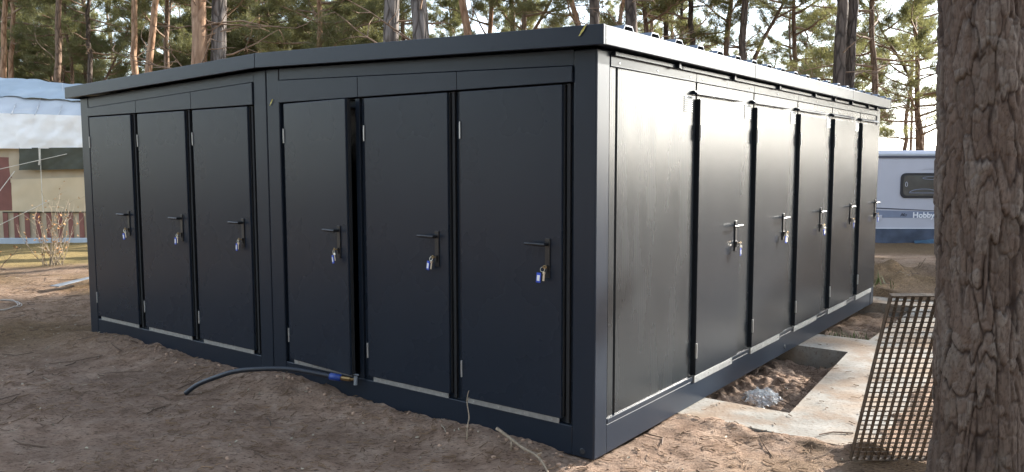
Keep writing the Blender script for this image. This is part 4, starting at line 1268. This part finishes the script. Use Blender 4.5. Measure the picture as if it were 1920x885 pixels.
# ------------------------------------------------------------------ caravan on the right
CV = empty('caravan', (8.6, 21.0, -.33), R(-3))
tag(CV, 'white caravan with dark window and grey stripe parked behind the container', 'caravan')
def yz_prism(pts, x0, x1):
    b = MB(); n = len(pts)
    vs = [(x0, p[0], p[1]) for p in pts] + [(x1, p[0], p[1]) for p in pts]
    return b.add(vs, [tuple(range(n)), tuple(range(2 * n - 1, n - 1, -1))] + [((i + 1) % n, i, n + i, n + (i + 1) % n) for i in range(n)])
yz_prism([(0, .36), (0, 2.14), (.05, 2.30), (.2, 2.38), (2.1, 2.38), (2.25, 2.30), (2.3, 2.14), (2.3, .36)], -1.4, 6.2).build('body', M['caravan'], CV, .02)
MB().box(-1.39, 6.19, -.030, -.002, 2.185, 2.235).build('awning_rail', M['caravan_dark'], CV, .003)
MB().box(-1.39, 6.19, -.022, -.002, 2.245, 2.285).build('roof_rail', M['tarp_grey'], CV, .003)
MB().box(-1.38, 6.18, .03, .06, -.10, .355).build('skirt_back', M['caravan_skirt'], CV)
sk = sheet('skirt', 'caravan_skirt', (-1.38, .0, .37), (6.18, .0, .37), (6.18, -.04, -.02), (-1.38, -.04, -.02), 90, 10, .05, 43, CV)
sheet('folded_plastic_sheet', 'blue_tarp', (1.75, -.05, .03), (3.2, -.08, .30), (3.3, -.25, .0), (1.7, -.2, -.02), 30, 8, .05, 47, CV)
MB().prism_y([(-1.38, .665), (6.18, .625), (6.18, .80), (2.6, .80), (-1.38, .90)], -.006, -.001).build('stripe', M['caravan_grey'], CV)
MB().prism_y([(-1.38, .93), (.5, .895), (2.5, .815), (2.5, .828), (.6, .925), (-1.38, .965)], -.009, -.0065).build('stripe_edge', M['caravan_dark'], CV)
MB().box(-1.39, 6.19, -.014, -.001, .36, .385).build('bottom_rail', M['text_white'], CV, .002)
MB().prism_y([(1.95, 1.915), (3.6, 1.93), (3.6, 1.937), (2.4, 1.925)], -.005, -.001).build('stripe_line', M['caravan_dark'], CV)
MB().prism_y([(1.75, 1.88), (3.6, 1.885), (3.6, 1.897), (2.2, 1.888)], -.005, -.001).build('stripe_line', M['caravan_dark'], CV)
MB().box(.80, .93, -.022, -.001, .60, .72).build('service_hatch', M['caravan'], CV, .006)
def rrect(x0, x1, z0, z1, r, n=6):
    P = []
    for cx_, cz_, a0 in ((x1 - r, z1 - r, 0), (x0 + r, z1 - r, 90), (x0 + r, z0 + r, 180), (x1 - r, z0 + r, 270)):
        for k in range(n + 1):
            a = R(a0 + 90 * k / n); P.append((cx_ + r * math.cos(a), cz_ + r * math.sin(a)))
    return P
W0 = MB().prism_y(rrect(1.36, 2.56, 1.16, 1.80, .13)[::-1], -.030, -.002); wf = W0.build('window', M['window_frame'], CV, .006)
MB().prism_y(rrect(1.42, 2.50, 1.22, 1.74, .10)[::-1], -.036, -.0305).build('pane', M['window'], wf, .002)
b = MB(); b.tube([(1.58 + .36 + .36 * math.cos(a), -.038, 1.29 + .10 * max(0, math.sin(a))) for a in np.linspace(0, 2 * math.pi, 30)], .009, 5); b.build('glass_moulding', M['caravan_grey'], wf)
b = MB(); b.tube([(1.90 + .24 + .24 * math.cos(a), -.038, 1.67 + .035 * math.sin(a)) for a in np.linspace(0, 2 * math.pi, 30)], .007, 5); b.build('glass_moulding', M['caravan_grey'], wf)
b = MB(); b.tube([(1.50 + .025 * math.cos(a), -.038, 1.51 + .06 * math.sin(a)) for a in np.linspace(0, 2 * math.pi, 20)], .007, 5); b.build('glass_moulding', M['caravan'], wf)
def text(txt, size, loc, m, parent, bold=0.0, shear=0.0):
    cu = bpy.data.curves.new('lettering', 'FONT'); cu.body = txt; cu.size = size; cu.extrude = .002; cu.offset = bold; cu.shear = shear
    o = bpy.data.objects.new('lettering_source', cu); COL.objects.link(o)
    dg = bpy.context.evaluated_depsgraph_get()
    me = bpy.data.meshes.new_from_object(o.evaluated_get(dg))
    bpy.data.objects.remove(o)
    t = bpy.data.objects.new('lettering', me); COL.objects.link(t); me.materials.clear(); me.materials.append(M[m])
    t.parent = parent; t.location = loc; t.rotation_euler = (R(90), 0, 0)
    return t
text('Hobby', .20, (1.70, -.010, .655), 'text_white', CV, .005)
text('Mo', .12, (1.38, -.010, .69), 'caravan_dark', CV, .002, .5)
text('La Vi', .09, (2.78, -.007, 1.93), 'caravan_dark', CV, .002, .4)

# weeds and a little bench-like board beside the far end of the container
wb = empty('wooden_board', (4.75, 11.35, hz(4.75, 11.35)), R(20)); tag(wb, 'small grey board on short legs by the far end of the container', 'board')
MB().box(-.28, .16, -.10, .10, .24, .27).build('top', M['wood'], wb, .004)
MB().box(.08, .12, -.08, .08, 0, .24).build('leg', M['wood'], wb, .003)
MB().box(-.24, -.20, -.08, .08, 0, .24).build('leg', M['wood'], wb, .003)
def weeds(cx_, cy_, n, r, h, label, seed, m='weed'):
    rg = np.random.default_rng(seed)
    x = cx_ + rg.normal(0, r, n); y = cy_ + rg.normal(0, r, n); z = H(x, y)
    az = rg.uniform(0, 6.28, n); l = h * rg.uniform(.4, 1.1, n); t = rg.uniform(.1, .7, n)
    a = np.stack([x, y, z - .01], 1); d = np.stack([np.cos(az) * t, np.sin(az) * t, np.ones(n)], 1)
    s = np.stack([-np.sin(az), np.cos(az), 0 * az], 1) * .006
    mid = a + d * l[:, None] * .55; tip = a + d * l[:, None] * np.array([1.3, 1.3, .9])
    V = np.stack([a - s, a + s, mid + s * .8, mid - s * .8, tip + s * .1, tip - s * .1], 1).reshape(-1, 3)
    b0_ = np.arange(n)[:, None] * 6
    F = np.concatenate([b0_ + np.array([[0, 1, 2, 3]]), b0_ + np.array([[3, 2, 4, 5]])])
    tag(fast_mesh('weeds', V, F, M[m]), label, kind='stuff')
weeds(4.75, 11.0, 120, .18, .17, 'green weeds by the far end of the container', 3)
wl = L2W(.25, 4.85); weeds(wl[0], wl[1], 260, .16, .13, 'low green weeds in the far foundation pit', 4)
